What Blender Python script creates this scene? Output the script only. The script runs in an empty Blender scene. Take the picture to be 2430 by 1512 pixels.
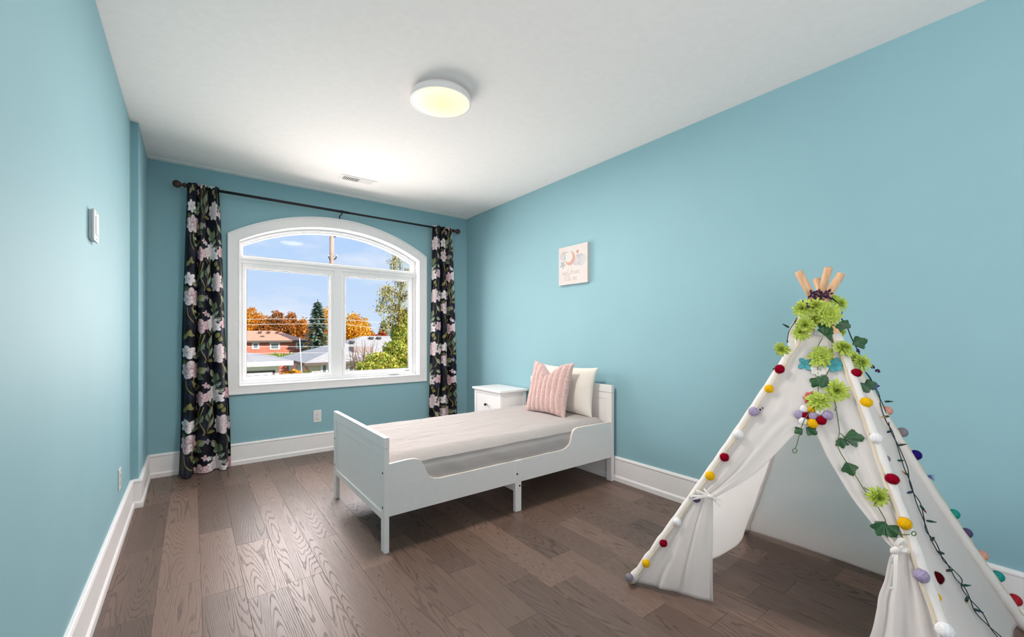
import bpy, bmesh, math, random
import numpy as np
from mathutils import Vector, Matrix, noise
from mathutils.bvhtree import BVHTree

# ------------------------------------------------------------------ camera
F, HOR, CX, EYE = 1000.0, 795.0, 1215.0, 1.10      # pixels of a 2430 x 1512 frame
YAW = math.radians(37.2)
SN, CS = math.sin(YAW), math.cos(YAW)
scene = bpy.context.scene
col = scene.collection
cam_data = bpy.data.cameras.new('camera')
cam = bpy.data.objects.new('camera', cam_data)
col.objects.link(cam)
cam.location = (0, 0, EYE)
cam.rotation_euler = (math.pi / 2, 0, -YAW)
cam_data.sensor_width = 36.0
cam_data.lens = 36.0 * F / 2430.0
cam_data.shift_y = (HOR - 756.0) / 2430.0
cam_data.clip_start = 0.02
cam_data.clip_end = 500
scene.camera = cam

vs = scene.view_settings
vs.view_transform = 'Standard'
vs.look = 'None'
vs.exposure = 0.12
vs.gamma = 1.0
vs.use_curve_mapping = False

# ------------------------------------------------------------------ sky, sun, daylight and added fill lamps
world = bpy.data.worlds.new('sky')
scene.world = world
world.use_nodes = True
nt = world.node_tree
nt.nodes.clear()
N = nt.nodes.new
L = nt.links.new
tc = N('ShaderNodeTexCoord')
sep = N('ShaderNodeSeparateXYZ')
L(tc.outputs['Generated'], sep.inputs[0])
grad = N('ShaderNodeValToRGB')
grad.color_ramp.elements[0].position = 0.0
grad.color_ramp.elements[0].color = (0.66, 0.79, 1.0, 1)
grad.color_ramp.elements[1].position = 0.45
grad.color_ramp.elements[1].color = (0.30, 0.56, 1.0, 1)
L(sep.outputs['Z'], grad.inputs[0])
mp = N('ShaderNodeMapping')
mp.inputs['Scale'].default_value = (2.4, 2.4, 6.5)
L(tc.outputs['Generated'], mp.inputs[0])
cl = N('ShaderNodeTexNoise')
cl.inputs['Scale'].default_value = 2.2
cl.inputs['Detail'].default_value = 6
cl.inputs['Roughness'].default_value = 0.55
L(mp.outputs[0], cl.inputs['Vector'])
cr = N('ShaderNodeValToRGB')
cr.color_ramp.elements[0].position = 0.46
cr.color_ramp.elements[0].color = (0, 0, 0, 1)
cr.color_ramp.elements[1].position = 0.72
cr.color_ramp.elements[1].color = (0.8, 0.8, 0.8, 1)
L(cl.outputs[0], cr.inputs[0])
mx = N('ShaderNodeMix')
mx.data_type = 'RGBA'
L(cr.outputs[0], mx.inputs['Factor'])
L(grad.outputs[0], mx.inputs['A'])
mx.inputs['B'].default_value = (0.95, 0.96, 1.0, 1)
bg = N('ShaderNodeBackground')
bg.inputs['Strength'].default_value = 0.92
L(mx.outputs['Result'], bg.inputs['Color'])
wo = N('ShaderNodeOutputWorld')
L(bg.outputs[0], wo.inputs[0])


def add_light(name, kind, loc, rot, energy, color, **kw):
    d = bpy.data.lights.new(name, kind)
    d.energy = energy
    d.color = color
    for k, v in kw.items():
        setattr(d, k, v)
    o = bpy.data.objects.new(name, d)
    o.location = loc
    o.rotation_euler = rot
    col.objects.link(o)
    return o


def look_rot(v):
    return Vector(v).to_track_quat('-Z', 'Y').to_euler()


# low autumn sun behind the house
add_light('sun', 'SUN', (0, 0, 30), look_rot((-0.45, 0.80, -0.55)), 6.5, (1.0, 0.93, 0.84), angle=0.009)
# daylight entering through the window opening
add_light('window_daylight', 'AREA', (1.14, 5.00, 1.72), look_rot((0, -1, -0.10)), 180.0, (1.0, 0.90, 0.885),
          shape='RECTANGLE', size=2.40, size_y=1.90)
# lamp added to lift the ceiling, standing in for light off the ground
add_light('ground_bounce_fill', 'AREA', (1.14, 7.20, -0.10), look_rot((0, -2.8, 1.5)), 170.0, (1.0, 0.90, 0.86),
          shape='RECTANGLE', size=5.0, size_y=2.4)
# added fill lamp, shining in through the made-up window behind the camera
add_light('side_fill_light', 'AREA', (-0.60, -1.18, 1.32), look_rot((1, 0.1, 1.25)), 74.0, (1.0, 0.90, 0.885),
          shape='RECTANGLE', size=1.6, size_y=1.7)

# ------------------------------------------------------------------ pixel helpers


def ray(x, y):
    a = (x - CX) / F
    return Vector((SN + a * CS, CS - a * SN, -(y - HOR) / F))


def onz(x, y, z):
    r = ray(x, y)
    return Vector((0, 0, EYE)) + r * ((z - EYE) / r.z)


def ony(x, y, Y):
    r = ray(x, y)
    return Vector((0, 0, EYE)) + r * (Y / r.y)


def onx(x, y, X):
    r = ray(x, y)
    return Vector((0, 0, EYE)) + r * (X / r.x)


def atd(x, y, d):
    return Vector((0, 0, EYE)) + ray(x, y) * d


def depth(p):
    return p[0] * SN + p[1] * CS


def proj(p):
    d = depth(p)
    return (CX + F * (p[0] * CS - p[1] * SN) / d, HOR - F * (p[2] - EYE) / d)


def lin(r, g, b):
    def f(c):
        c /= 255.0
        return c / 12.92 if c <= 0.04045 else ((c + 0.055) / 1.055) ** 2.4
    return (f(r), f(g), f(b))


# ------------------------------------------------------------------ materials
MATS = {}


def new_mat(name):
    m = bpy.data.materials.new(name)
    m.use_nodes = True
    t = m.node_tree
    b = t.nodes['Principled BSDF']
    MATS[name] = m
    return m, t, b


def simple(name, rgb, rough=0.5, metal=0.0, bump=0.0, bscale=200.0, var=0.0, vscale=30.0, spec=0.5, sheen=0.0, coords='Object'):
    m, t, b = new_mat(name)
    b.inputs['Base Color'].default_value = (*rgb, 1)
    b.inputs['Roughness'].default_value = rough
    b.inputs['Metallic'].default_value = metal
    b.inputs['Specular IOR Level'].default_value = spec
    if sheen:
        b.inputs['Sheen Weight'].default_value = sheen
        b.inputs['Sheen Roughness'].default_value = 0.5
    c = t.nodes.new('ShaderNodeTexCoord')
    n = t.nodes.new('ShaderNodeTexNoise')
    n.inputs['Scale'].default_value = vscale
    n.inputs['Detail'].default_value = 4
    t.links.new(c.outputs[coords], n.inputs['Vector'])
    v = max(var, 0.015)
    r = t.nodes.new('ShaderNodeValToRGB')
    r.color_ramp.elements[0].position = 0.3
    r.color_ramp.elements[1].position = 0.7
    r.color_ramp.elements[0].color = tuple(max(0, k * (1 - v)) for k in rgb) + (1,)
    r.color_ramp.elements[1].color = tuple(min(1, k * (1 + v)) for k in rgb) + (1,)
    t.links.new(n.outputs[0], r.inputs[0])
    t.links.new(r.outputs[0], b.inputs['Base Color'])
    if bump:
        n2 = t.nodes.new('ShaderNodeTexNoise')
        n2.inputs['Scale'].default_value = bscale
        n2.inputs['Detail'].default_value = 3
        t.links.new(c.outputs[coords], n2.inputs['Vector'])
        bp = t.nodes.new('ShaderNodeBump')
        bp.inputs['Strength'].default_value = bump
        bp.inputs['Distance'].default_value = 0.002
        t.links.new(n2.outputs[0], bp.inputs['Height'])
        t.links.new(bp.outputs[0], b.inputs['Normal'])
    return m


def cloth(name, rgb, trans=0.35, bump=0.3, bscale=500.0, crease=0.0):
    """woven cloth: diffuse with some light passing through"""
    m = simple(name, rgb, 0.85, bump=bump, bscale=bscale, var=0.02, vscale=8, spec=0.2)
    t = m.node_tree
    b = t.nodes['Principled BSDF']
    out = t.nodes['Material Output']
    tr = t.nodes.new('ShaderNodeBsdfTranslucent')
    tr.inputs['Color'].default_value = (*rgb, 1)
    mix = t.nodes.new('ShaderNodeMixShader')
    mix.inputs[0].default_value = trans
    t.links.new(b.outputs[0], mix.inputs[1])
    t.links.new(tr.outputs[0], mix.inputs[2])
    t.links.new(mix.outputs[0], out.inputs[0])
    if crease:
        c = t.nodes.new('ShaderNodeTexCoord')
        n = t.nodes.new('ShaderNodeTexNoise')
        n.inputs['Scale'].default_value = 7.0
        n.inputs['Detail'].default_value = 6
        n.inputs['Distortion'].default_value = 0.6
        t.links.new(c.outputs['Object'], n.inputs['Vector'])
        bp = t.nodes.new('ShaderNodeBump')
        bp.inputs['Strength'].default_value = crease
        bp.inputs['Distance'].default_value = 0.02
        t.links.new(n.outputs[0], bp.inputs['Height'])
        t.links.new(bp.outputs[0], b.inputs['Normal'])
        t.links.new(bp.outputs[0], tr.inputs['Normal'])
    return m


def vcol(name, rough=0.8, spec=0.2, trans=0.0, sheen=0.0):
    m, t, b = new_mat(name)
    a = t.nodes.new('ShaderNodeVertexColor')
    a.layer_name = 'print'
    t.links.new(a.outputs[0], b.inputs['Base Color'])
    b.inputs['Roughness'].default_value = rough
    b.inputs['Specular IOR Level'].default_value = spec
    if trans:
        out = t.nodes['Material Output']
        tr = t.nodes.new('ShaderNodeBsdfTranslucent')
        t.links.new(a.outputs[0], tr.inputs['Color'])
        mix = t.nodes.new('ShaderNodeMixShader')
        mix.inputs[0].default_value = trans
        t.links.new(b.outputs[0], mix.inputs[1])
        t.links.new(tr.outputs[0], mix.inputs[2])
        t.links.new(mix.outputs[0], out.inputs[0])
    return m


def wood_floor():
    m, t, b = new_mat('oak_floor')
    n_ = t.nodes.new
    k = t.links.new
    c = n_('ShaderNodeTexCoord')
    oi = n_('ShaderNodeObjectInfo')
    # shift every plank to its own piece of timber
    mul = n_('ShaderNodeVectorMath'); mul.operation = 'MULTIPLY_ADD'
    cmb = n_('ShaderNodeCombineXYZ')
    k(oi.outputs['Random'], cmb.inputs[0]); k(oi.outputs['Random'], cmb.inputs[1]); k(oi.outputs['Random'], cmb.inputs[2])
    mul.inputs[1].default_value = (37.0, 91.0, 53.0)
    k(cmb.outputs[0], mul.inputs[0]); k(c.outputs['Object'], mul.inputs[2])
    mp = n_('ShaderNodeMapping'); mp.inputs['Scale'].default_value = (8.5, 0.62, 1.0)
    k(mul.outputs[0], mp.inputs[0])
    nz = n_('ShaderNodeTexNoise'); nz.inputs['Scale'].default_value = 1.0; nz.inputs['Detail'].default_value = 1.2
    nz.inputs['Roughness'].default_value = 0.35
    k(mp.outputs[0], nz.inputs['Vector'])
    # small wobble
    mp2 = n_('ShaderNodeMapping'); mp2.inputs['Scale'].default_value = (55, 22, 1)
    k(mul.outputs[0], mp2.inputs[0])
    nw = n_('ShaderNodeTexNoise'); nw.inputs['Scale'].default_value = 1.0; nw.inputs['Detail'].default_value = 2
    k(mp2.outputs[0], nw.inputs['Vector'])
    ma = n_('ShaderNodeMath'); ma.operation = 'MULTIPLY_ADD'; ma.inputs[1].default_value = 0.012
    k(nw.outputs[0], ma.inputs[0]); k(nz.outputs[0], ma.inputs[2])
    ml = n_('ShaderNodeMath'); ml.operation = 'MULTIPLY'; ml.inputs[1].default_value = 46.0
    k(ma.outputs[0], ml.inputs[0])
    fr = n_('ShaderNodeMath'); fr.operation = 'FRACT'
    k(ml.outputs[0], fr.inputs[0])
    rp = n_('ShaderNodeValToRGB')
    e = rp.color_ramp.elements
    e[0].position = 0.0; e[0].color = (0.15, 0.15, 0.15, 1)
    e[1].position = 1.0; e[1].color = (0.0, 0.0, 0.0, 1)
    for pos, v in ((0.60, 0.14), (0.76, 0.85), (0.88, 1.0), (0.96, 0.55)):
        q = e.new(pos); q.color = (v, v, v, 1)
    k(fr.outputs[0], rp.inputs[0])
    # pores
    mp3 = n_('ShaderNodeMapping'); mp3.inputs['Scale'].default_value = (330, 11, 1)
    k(mul.outputs[0], mp3.inputs[0])
    np_ = n_('ShaderNodeTexNoise'); np_.inputs['Scale'].default_value = 1.0; np_.inputs['Detail'].default_value = 3
    k(mp3.outputs[0], np_.inputs['Vector'])
    pr = n_('ShaderNodeValToRGB')
    pr.color_ramp.elements[0].position = 0.35; pr.color_ramp.elements[0].color = (0.35, 0.35, 0.35, 1)
    pr.color_ramp.elements[1].position = 0.65; pr.color_ramp.elements[1].color = (1, 1, 1, 1)
    k(np_.outputs[0], pr.inputs[0])
    gm = n_('ShaderNodeMath'); gm.operation = 'MULTIPLY'
    k(rp.outputs[0], gm.inputs[0]); k(pr.outputs[0], gm.inputs[1])
    # plank tone
    tone = n_('ShaderNodeValToRGB')
    te = tone.color_ramp.elements
    te[0].position = 0.0; te[0].color = (*lin(100, 80, 70), 1)
    te[1].position = 1.0; te[1].color = (*lin(136, 110, 97), 1)
    q = te.new(0.5); q.color = (*lin(117, 95, 83), 1)
    k(oi.outputs['Random'], tone.inputs[0])
    mixc = n_('ShaderNodeMix'); mixc.data_type = 'RGBA'; mixc.blend_type = 'MULTIPLY'
    k(gm.outputs[0], mixc.inputs['Factor'])
    k(tone.outputs[0], mixc.inputs['A'])
    mixc.inputs['B'].default_value = (0.36, 0.33, 0.31, 1)
    k(mixc.outputs['Result'], b.inputs['Base Color'])
    ro = n_('ShaderNodeMapRange'); ro.inputs['To Min'].default_value = 0.36; ro.inputs['To Max'].default_value = 0.55
    k(gm.outputs[0], ro.inputs['Value']); k(ro.outputs[0], b.inputs['Roughness'])
    bp = n_('ShaderNodeBump'); bp.invert = True; bp.inputs['Strength'].default_value = 0.25; bp.inputs['Distance'].default_value = 0.001
    k(gm.outputs[0], bp.inputs['Height']); k(bp.outputs[0], b.inputs['Normal'])
    return m


def pole_wood():
    m, t, b = new_mat('pine_dowel')
    c = t.nodes.new('ShaderNodeTexCoord')
    mp = t.nodes.new('ShaderNodeMapping'); mp.inputs['Scale'].default_value = (40, 40, 4)
    t.links.new(c.outputs['Object'], mp.inputs[0])
    n = t.nodes.new('ShaderNodeTexNoise'); n.inputs['Scale'].default_value = 1.5; n.inputs['Detail'].default_value = 4
    t.links.new(mp.outputs[0], n.inputs['Vector'])
    r = t.nodes.new('ShaderNodeValToRGB')
    r.color_ramp.elements[0].position = 0.35; r.color_ramp.elements[0].color = (*lin(214, 164, 120), 1)
    r.color_ramp.elements[1].position = 0.7; r.color_ramp.elements[1].color = (*lin(236, 196, 156), 1)
    t.links.new(n.outputs[0], r.inputs[0]); t.links.new(r.outputs[0], b.inputs['Base Color'])
    b.inputs['Roughness'].default_value = 0.4
    return m


def stripes(name, c0, c1, axis, scale, rough=0.7, bump=0.4, noisev=0.15):
    """courses of shingles or siding, seen from far away"""
    m, t, b = new_mat(name)
    c = t.nodes.new('ShaderNodeTexCoord')
    w = t.nodes.new('ShaderNodeTexWave'); w.wave_type = 'BANDS'; w.bands_direction = axis
    w.wave_profile = 'SAW'
    w.inputs['Scale'].default_value = scale
    w.inputs['Distortion'].default_value = 0.4
    t.links.new(c.outputs['Object'], w.inputs['Vector'])
    n = t.nodes.new('ShaderNodeTexNoise'); n.inputs['Scale'].default_value = 5; n.inputs['Detail'].default_value = 8
    t.links.new(c.outputs['Object'], n.inputs['Vector'])
    ad = t.nodes.new('ShaderNodeMath'); ad.operation = 'MULTIPLY_ADD'; ad.inputs[1].default_value = 0.45
    t.links.new(w.outputs[1], ad.inputs[0]); t.links.new(n.outputs[0], ad.inputs[2])
    r = t.nodes.new('ShaderNodeValToRGB')
    r.color_ramp.elements[0].position = 0.35; r.color_ramp.elements[0].color = (*c0, 1)
    r.color_ramp.elements[1].position = 0.95; r.color_ramp.elements[1].color = (*c1, 1)
    t.links.new(ad.outputs[0], r.inputs[0]); t.links.new(r.outputs[0], b.inputs['Base Color'])
    b.inputs['Roughness'].default_value = rough
    return m


def glass_mat():
    m, t, b = new_mat('window_glass')
    t.nodes.remove(b)
    out = t.nodes['Material Output']
    tr = t.nodes.new('ShaderNodeBsdfTransparent'); tr.inputs[0].default_value = (0.97, 0.985, 0.98, 1)
    gl = t.nodes.new('ShaderNodeBsdfGlossy'); gl.inputs['Roughness'].default_value = 0.02
    fz = t.nodes.new('ShaderNodeFresnel'); fz.inputs['IOR'].default_value = 1.10
    mix = t.nodes.new('ShaderNodeMixShader')
    t.links.new(fz.outputs[0], mix.inputs[0]); t.links.new(tr.outputs[0], mix.inputs[1]); t.links.new(gl.outputs[0], mix.inputs[2])
    t.links.new(mix.outputs[0], out.inputs[0])
    return m


def lamp_glow():
    """frosted diffuser, yellower over the diodes in the middle"""
    m, t, b = new_mat('lamp_glow')
    b.inputs['Base Color'].default_value = (0.25, 0.25, 0.22, 1)
    b.inputs['Roughness'].default_value = 0.5
    c = t.nodes.new('ShaderNodeTexCoord')
    ln = t.nodes.new('ShaderNodeVectorMath'); ln.operation = 'LENGTH'
    t.links.new(c.outputs['Object'], ln.inputs[0])
    r = t.nodes.new('ShaderNodeValToRGB')
    r.color_ramp.elements[0].position = 0.05; r.color_ramp.elements[0].color = (0.93, 0.80, 0.42, 1)
    r.color_ramp.elements[1].position = 0.165; r.color_ramp.elements[1].color = (0.98, 0.94, 0.72, 1)
    t.links.new(ln.outputs['Value'], r.inputs[0])
    t.links.new(r.outputs[0], b.inputs['Emission Color'])
    b.inputs['Emission Strength'].default_value = 0.82
    return m


simple('wall_paint', lin(144, 185, 194), 0.62, bump=0.06, bscale=350, var=0.015, vscale=3, spec=0.2)
simple('ceiling_paint', lin(250, 246, 243), 0.9, bump=0.08, bscale=300, spec=0.2)
simple('trim_paint', lin(243, 240, 239), 0.35, bump=0.03, bscale=60)
simple('vinyl_white', lin(240, 240, 240), 0.3)
simple('plate_white', lin(232, 230, 228), 0.3)
simple('plate_line', lin(150, 150, 150), 0.5)
simple('slot_dark', lin(25, 23, 22), 0.6)
simple('gasket', lin(40, 44, 52), 0.5)
simple('bed_paint', lin(247, 242, 239), 0.42, bump=0.05, bscale=120)
simple('raw_edge', lin(232, 222, 208), 0.55)
simple('bolt_dark', lin(35, 35, 38), 0.35, metal=0.8)
simple('cabinet_paint', lin(240, 238, 236), 0.35)
simple('rod_black', lin(32, 30, 36), 0.4, metal=0.3)
simple('finial_brown', lin(66, 38, 30), 0.4, var=0.2, vscale=60)
simple('subfloor', lin(60, 48, 40), 0.8)
simple('screw_metal', lin(225, 225, 225), 0.25, metal=0.6)
simple('switch_grey', lin(205, 208, 210), 0.35)
simple('lamp_rim', lin(252, 246, 243), 0.35)
simple('canvas_side', lin(214, 205, 200), 0.8, bump=0.2, bscale=600)
wood_floor()
pole_wood()
glass_mat()
cloth('sheet_cotton', lin(200, 193, 190), 0.2, bump=0.25, bscale=260)
cloth('pillow_cotton', lin(243, 236, 226), 0.12, bump=0.2, bscale=300, crease=0.08)
simple('pink_fur', lin(216, 184, 178), 0.95, bump=1.0, bscale=190, var=0.16, vscale=120, spec=0.1, sheen=0.6)
cloth('tent_canvas', lin(253, 250, 248), 0.66, bump=0.3, bscale=420, crease=0.18)
cloth('sleeve_canvas', lin(244, 240, 234), 0.12, bump=0.3, bscale=420)
cloth('tie_ribbon', lin(240, 236, 230), 0.1)
simple('trim_cord', lin(226, 208, 176), 0.85, bump=0.6, bscale=500)
vcol('curtain_print', 0.55, 0.3, 0.03)
vcol('canvas_print', 0.8, 0.2)
vcol('leaf_print', 0.55, 0.25, 0.3)
lamp_glow()
simple('petal_lime', lin(182, 202, 82), 0.6, var=0.22, vscale=3.5)
simple('petal_eye', lin(150, 150, 40), 0.8, var=0.3, vscale=14, bump=0.8, bscale=20)
simple('petal_eye_blue', lin(60, 92, 92), 0.8, var=0.3, vscale=300)
simple('leaf_dark', lin(38, 84, 46), 0.45, var=0.3, vscale=4)
simple('stem_green', lin(78, 104, 50), 0.55)
simple('sprig_purple', lin(62, 24, 66), 0.6, var=0.3, vscale=100)
simple('wire_dark', lin(24, 38, 38), 0.5)
simple('socket_green', lin(16, 58, 50), 0.45)
simple('bulb_amber', lin(190, 140, 50), 0.2)
simple('bulb_blue', lin(40, 40, 120), 0.2)
simple('bulb_green', lin(30, 90, 60), 0.2)
simple('bulb_red', lin(110, 30, 40), 0.2)
POM = dict(maroon=(150, 8, 38), mustard=(250, 186, 24), lilac=(172, 160, 190), white=(252, 250, 250), plum=(92, 80, 116),
           grey=(140, 134, 142), indigo=(46, 30, 118), peach=(222, 160, 144), teal=(40, 150, 140), red=(176, 44, 54),
           violet=(108, 108, 176), wine=(78, 8, 20))
for k_, c_ in POM.items():
    simple('wool_' + k_, lin(*c_), 0.95, var=0.22, vscale=2.6, bump=0.6, bscale=9, spec=0.05)
simple('crochet_turquoise', lin(96, 186, 196), 0.9, bump=1.0, bscale=500, var=0.2, vscale=400)
simple('crochet_white', lin(238, 236, 228), 0.9, bump=1.0, bscale=500, var=0.1, vscale=400)
simple('crochet_coral', lin(226, 110, 106), 0.9, bump=1.0, bscale=500, var=0.2, vscale=400)
# outdoors
simple('lawn', lin(120, 128, 70), 0.95, var=0.35, vscale=0.7)
simple('asphalt', lin(150, 148, 146), 0.9)
stripes('brick_red', lin(168, 84, 66), lin(206, 124, 100), 'Z', 3.4)
stripes('shingle_orange', lin(206, 130, 100), lin(236, 166, 134), 'Y', 2.6)
stripes('shingle_grey', lin(152, 146, 142), lin(190, 183, 178), 'Y', 3.0)
stripes('shingle_dark', lin(136, 120, 116), lin(170, 152, 146), 'Y', 3.0)
simple('siding_white', lin(226, 222, 214), 0.6)
simple('stucco_beige', lin(214, 204, 188), 0.8, var=0.08, vscale=2)
simple('fascia_white', lin(238, 238, 238), 0.5)
simple('fascia_brown', lin(96, 82, 74), 0.5)
simple('house_glass', lin(96, 104, 108), 0.1)
simple('bark', lin(92, 78, 66), 0.9, var=0.3, vscale=8)
simple('pole_timber', lin(176, 150, 134), 0.85, var=0.2, vscale=3)
simple('cable', lin(214, 208, 208), 0.5)
simple('vent_dark', lin(70, 62, 60), 0.6)
simple('twig', lin(120, 92, 76), 0.9)

# ------------------------------------------------------------------ mesh builder


class MB:
    def __init__(s):
        s.v = []
        s.f = []

    def add(s, vs_, fs_):
        o = len(s.v)
        s.v += [tuple(p) for p in vs_]
        s.f += [tuple(i + o for i in f) for f in fs_]
        return s

    def box(s, x0, x1, y0, y1, z0, z1):
        v = [(x, y, z) for z in (z0, z1) for y in (y0, y1) for x in (x0, x1)]
        return s.add(v, [(0, 2, 3, 1), (4, 5, 7, 6), (0, 1, 5, 4), (2, 6, 7, 3), (0, 4, 6, 2), (1, 3, 7, 5)])

    def tube(s, pts, r, n=8, cap=True):
        pts = [Vector(p) for p in pts]
        rs = r if isinstance(r, (list, tuple)) else [r] * len(pts)
        vs_, fs_ = [], []
        prev = None
        for i, p in enumerate(pts):
            t = (pts[min(i + 1, len(pts) - 1)] - pts[max(i - 1, 0)])
            t = t.normalized() if t.length > 1e-9 else Vector((0, 0, 1))
            if prev is None:
                a = Vector((0, 0, 1)) if abs(t.z) < 0.9 else Vector((1, 0, 0))
                u = t.cross(a).normalized()
            else:
                u = (prev - t * prev.dot(t)).normalized()
            prev = u
            w = t.cross(u)
            for k in range(n):
                a = 2 * math.pi * k / n
                vs_.append(p + (u * math.cos(a) + w * math.sin(a)) * rs[i])
        for i in range(len(pts) - 1):
            for k in range(n):
                fs_.append((i * n + k, i * n + (k + 1) % n, (i + 1) * n + (k + 1) % n, (i + 1) * n + k))
        if cap:
            fs_.append(tuple(reversed(range(n))))
            fs_.append(tuple(range((len(pts) - 1) * n, len(pts) * n)))
        return s.add(vs_, fs_)

    def ribbon(s, pts, width, up, thick=0.0018):
        pts = [Vector(p) for p in pts]
        up = Vector(up).normalized()
        vs_, fs_ = [], []
        for i, p in enumerate(pts):
            t = (pts[min(i + 1, len(pts) - 1)] - pts[max(i - 1, 0)]).normalized()
            sd = t.cross(up)
            sd = sd.normalized() if sd.length > 1e-6 else Vector((1, 0, 0))
            nn = sd.cross(t).normalized()
            w = width / 2
            for a, b in ((-w, -thick), (w, -thick), (w, thick), (-w, thick)):
                vs_.append(p + sd * a + nn * b)
        n = len(pts)
        for i in range(n - 1):
            for k in range(4):
                fs_.append((i * 4 + k, i * 4 + (k + 1) % 4, (i + 1) * 4 + (k + 1) % 4, (i + 1) * 4 + k))
        fs_ += [(3, 2, 1, 0), tuple((n - 1) * 4 + k for k in range(4))]
        return s.add(vs_, fs_)

    def lathe(s, prof, n=32, center=(0, 0, 0), axis='Z'):
        vs_, fs_ = [], []
        for r, z in prof:
            for k in range(n):
                a = 2 * math.pi * k / n
                p = (r * math.cos(a), r * math.sin(a), z)
                if axis == 'X':
                    p = (z, p[0], p[1])
                elif axis == 'Y':
                    p = (p[0], z, p[1])
                vs_.append(tuple(p[i] + center[i] for i in range(3)))
        m = len(prof)
        for i in range(m - 1):
            for k in range(n):
                fs_.append((i * n + k, i * n + (k + 1) % n, (i + 1) * n + (k + 1) % n, (i + 1) * n + k))
        fs_.append(tuple(reversed(range(n))))
        fs_.append(tuple(range((m - 1) * n, m * n)))
        return s.add(vs_, fs_)

    def prism(s, poly, fn, d0, d1):
        """2-D polygon extruded; fn(a, b, d) -> point"""
        n = len(poly)
        v = [fn(a, b, d0) for a, b in poly] + [fn(a, b, d1) for a, b in poly]
        f = [tuple(reversed(range(n))), tuple(range(n, 2 * n))]
        f += [(i, (i + 1) % n, n + (i + 1) % n, n + i) for i in range(n)]
        return s.add(v, f)

    def grid(s, rows):
        n = len(rows[0])
        v = [p for r in rows for p in r]
        f = []
        for i in range(len(rows) - 1):
            for j in range(n - 1):
                f.append((i * n + j, i * n + j + 1, (i + 1) * n + j + 1, (i + 1) * n + j))
        return s.add(v, f)

    def build(s, name, mat, parent=None, smooth=False, bevel=0.0, seg=2, solid=0.0, fixn=True, origin=None):
        me = bpy.data.meshes.new(name)
        v = s.v
        if origin is not None:
            v = [(p[0] - origin[0], p[1] - origin[1], p[2] - origin[2]) for p in v]
        me.from_pydata(v, [], s.f)
        if fixn:
            bm = bmesh.new(); bm.from_mesh(me)
            bmesh.ops.recalc_face_normals(bm, faces=bm.faces)
            bm.to_mesh(me); bm.free()
        me.materials.append(MATS[mat])
        if smooth:
            me.polygons.foreach_set('use_smooth', [True] * len(me.polygons))
        o = bpy.data.objects.new(name, me)
        col.objects.link(o)
        if origin is not None:
            o.location = origin
        if parent is not None:
            o.parent = parent
            if parent.type != 'EMPTY' or True:
                o.matrix_parent_inverse = parent_inv(parent)
        if bevel:
            b = o.modifiers.new('bevel', 'BEVEL'); b.width = bevel; b.segments = seg; b.limit_method = 'ANGLE'; b.angle_limit = 0.6
        if solid:
            b = o.modifiers.new('solid', 'SOLIDIFY'); b.thickness = solid; b.offset = 0
        return o


def world_mat(o):
    m = Matrix.LocRotScale(o.location, o.rotation_euler, o.scale)
    if o.parent is not None:
        return world_mat(o.parent) @ o.matrix_parent_inverse @ m
    return m


def parent_inv(p):
    return world_mat(p).inverted()


def tag(o, label=None, cat=None, group=None, kind=None):
    if label: o['label'] = label
    if cat: o['category'] = cat
    if group: o['group'] = group
    if kind: o['kind'] = kind
    return o


def thing(name, loc, label, cat, group=None):
    o = bpy.data.objects.new(name, None)
    o.empty_display_size = 0.05
    o.location = loc
    col.objects.link(o)
    return tag(o, label, cat, group)


def part(name, mat, parent, fn, label=None, **kw):
    m = MB(); fn(m)
    o = m.build(name, mat, parent, **kw)
    if label: o['label'] = label
    return o


def boxp(name, mat, parent, b, bevel=0.0015, label=None, **kw):
    o = MB().box(*b).build(name, mat, parent, bevel=bevel, **kw)
    if label: o['label'] = label
    return o


def inst(src, name, parent, mat3, material=None):
    """a copy that shares its mesh, placed by a world matrix"""
    o = src.copy()
    o.name = name
    if material:
        o.data = src.data.copy(); o.data.materials[0] = MATS[material]
    col.objects.link(o)
    o.parent = parent
    o.matrix_parent_inverse = Matrix.Identity(4)
    o.matrix_basis = parent_inv(parent) @ mat3
    return o


def frame_to(p, nrm, up=(0, 0, 1), s=1.0, roll=0.0):
    n = Vector(nrm).normalized()
    u = Vector(up)
    x = u.cross(n)
    x = x.normalized() if x.length > 1e-6 else Vector((1, 0, 0))
    y = n.cross(x)
    R = Matrix((x, y, n)).transposed() @ Matrix.Rotation(roll, 3, 'Z')
    return Matrix.Translation(Vector(p)) @ (R * s).to_4x4() if not isinstance(s, (tuple, list)) else \
        Matrix.Translation(Vector(p)) @ (R @ Matrix.Diagonal(Vector(s))).to_4x4()


def cat_rom(pts, n=8):
    pts = [Vector(p) for p in pts]
    out = []
    for i in range(len(pts) - 1):
        p0, p1, p2, p3 = pts[max(i - 1, 0)], pts[i], pts[i + 1], pts[min(i + 2, len(pts) - 1)]
        for k in range(n):
            t = k / n
            out.append(0.5 * ((2 * p1) + (p2 - p0) * t + (2 * p0 - 5 * p1 + 4 * p2 - p3) * t * t + (3 * p1 - p0 - 3 * p2 + p3) * t ** 3))
    out.append(pts[-1])
    return out


# ------------------------------------------------------------------ room shell
XL, XC, XR = -0.312, -0.272, 2.563       # left wall, chase face, right wall
YJ, YB, YF = 3.592, 4.255, -2.30         # chase corner, window wall, wall behind the camera
ZC = 2.457
WCX = 1.14                               # window centre line


def arc_z(x, half, spring, apex, cx=WCX):
    sag = apex - spring
    R = (half * half + sag * sag) / (2 * sag)
    t = max(0.0, R * R - (x - cx) ** 2)
    return apex - R + math.sqrt(t)


OP = dict(half=0.825, bot=0.665, spring=1.906, apex=2.125)     # opening
CA = dict(half=0.905, bot=0.595, spring=1.953, apex=2.217)     # outside of casing

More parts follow.
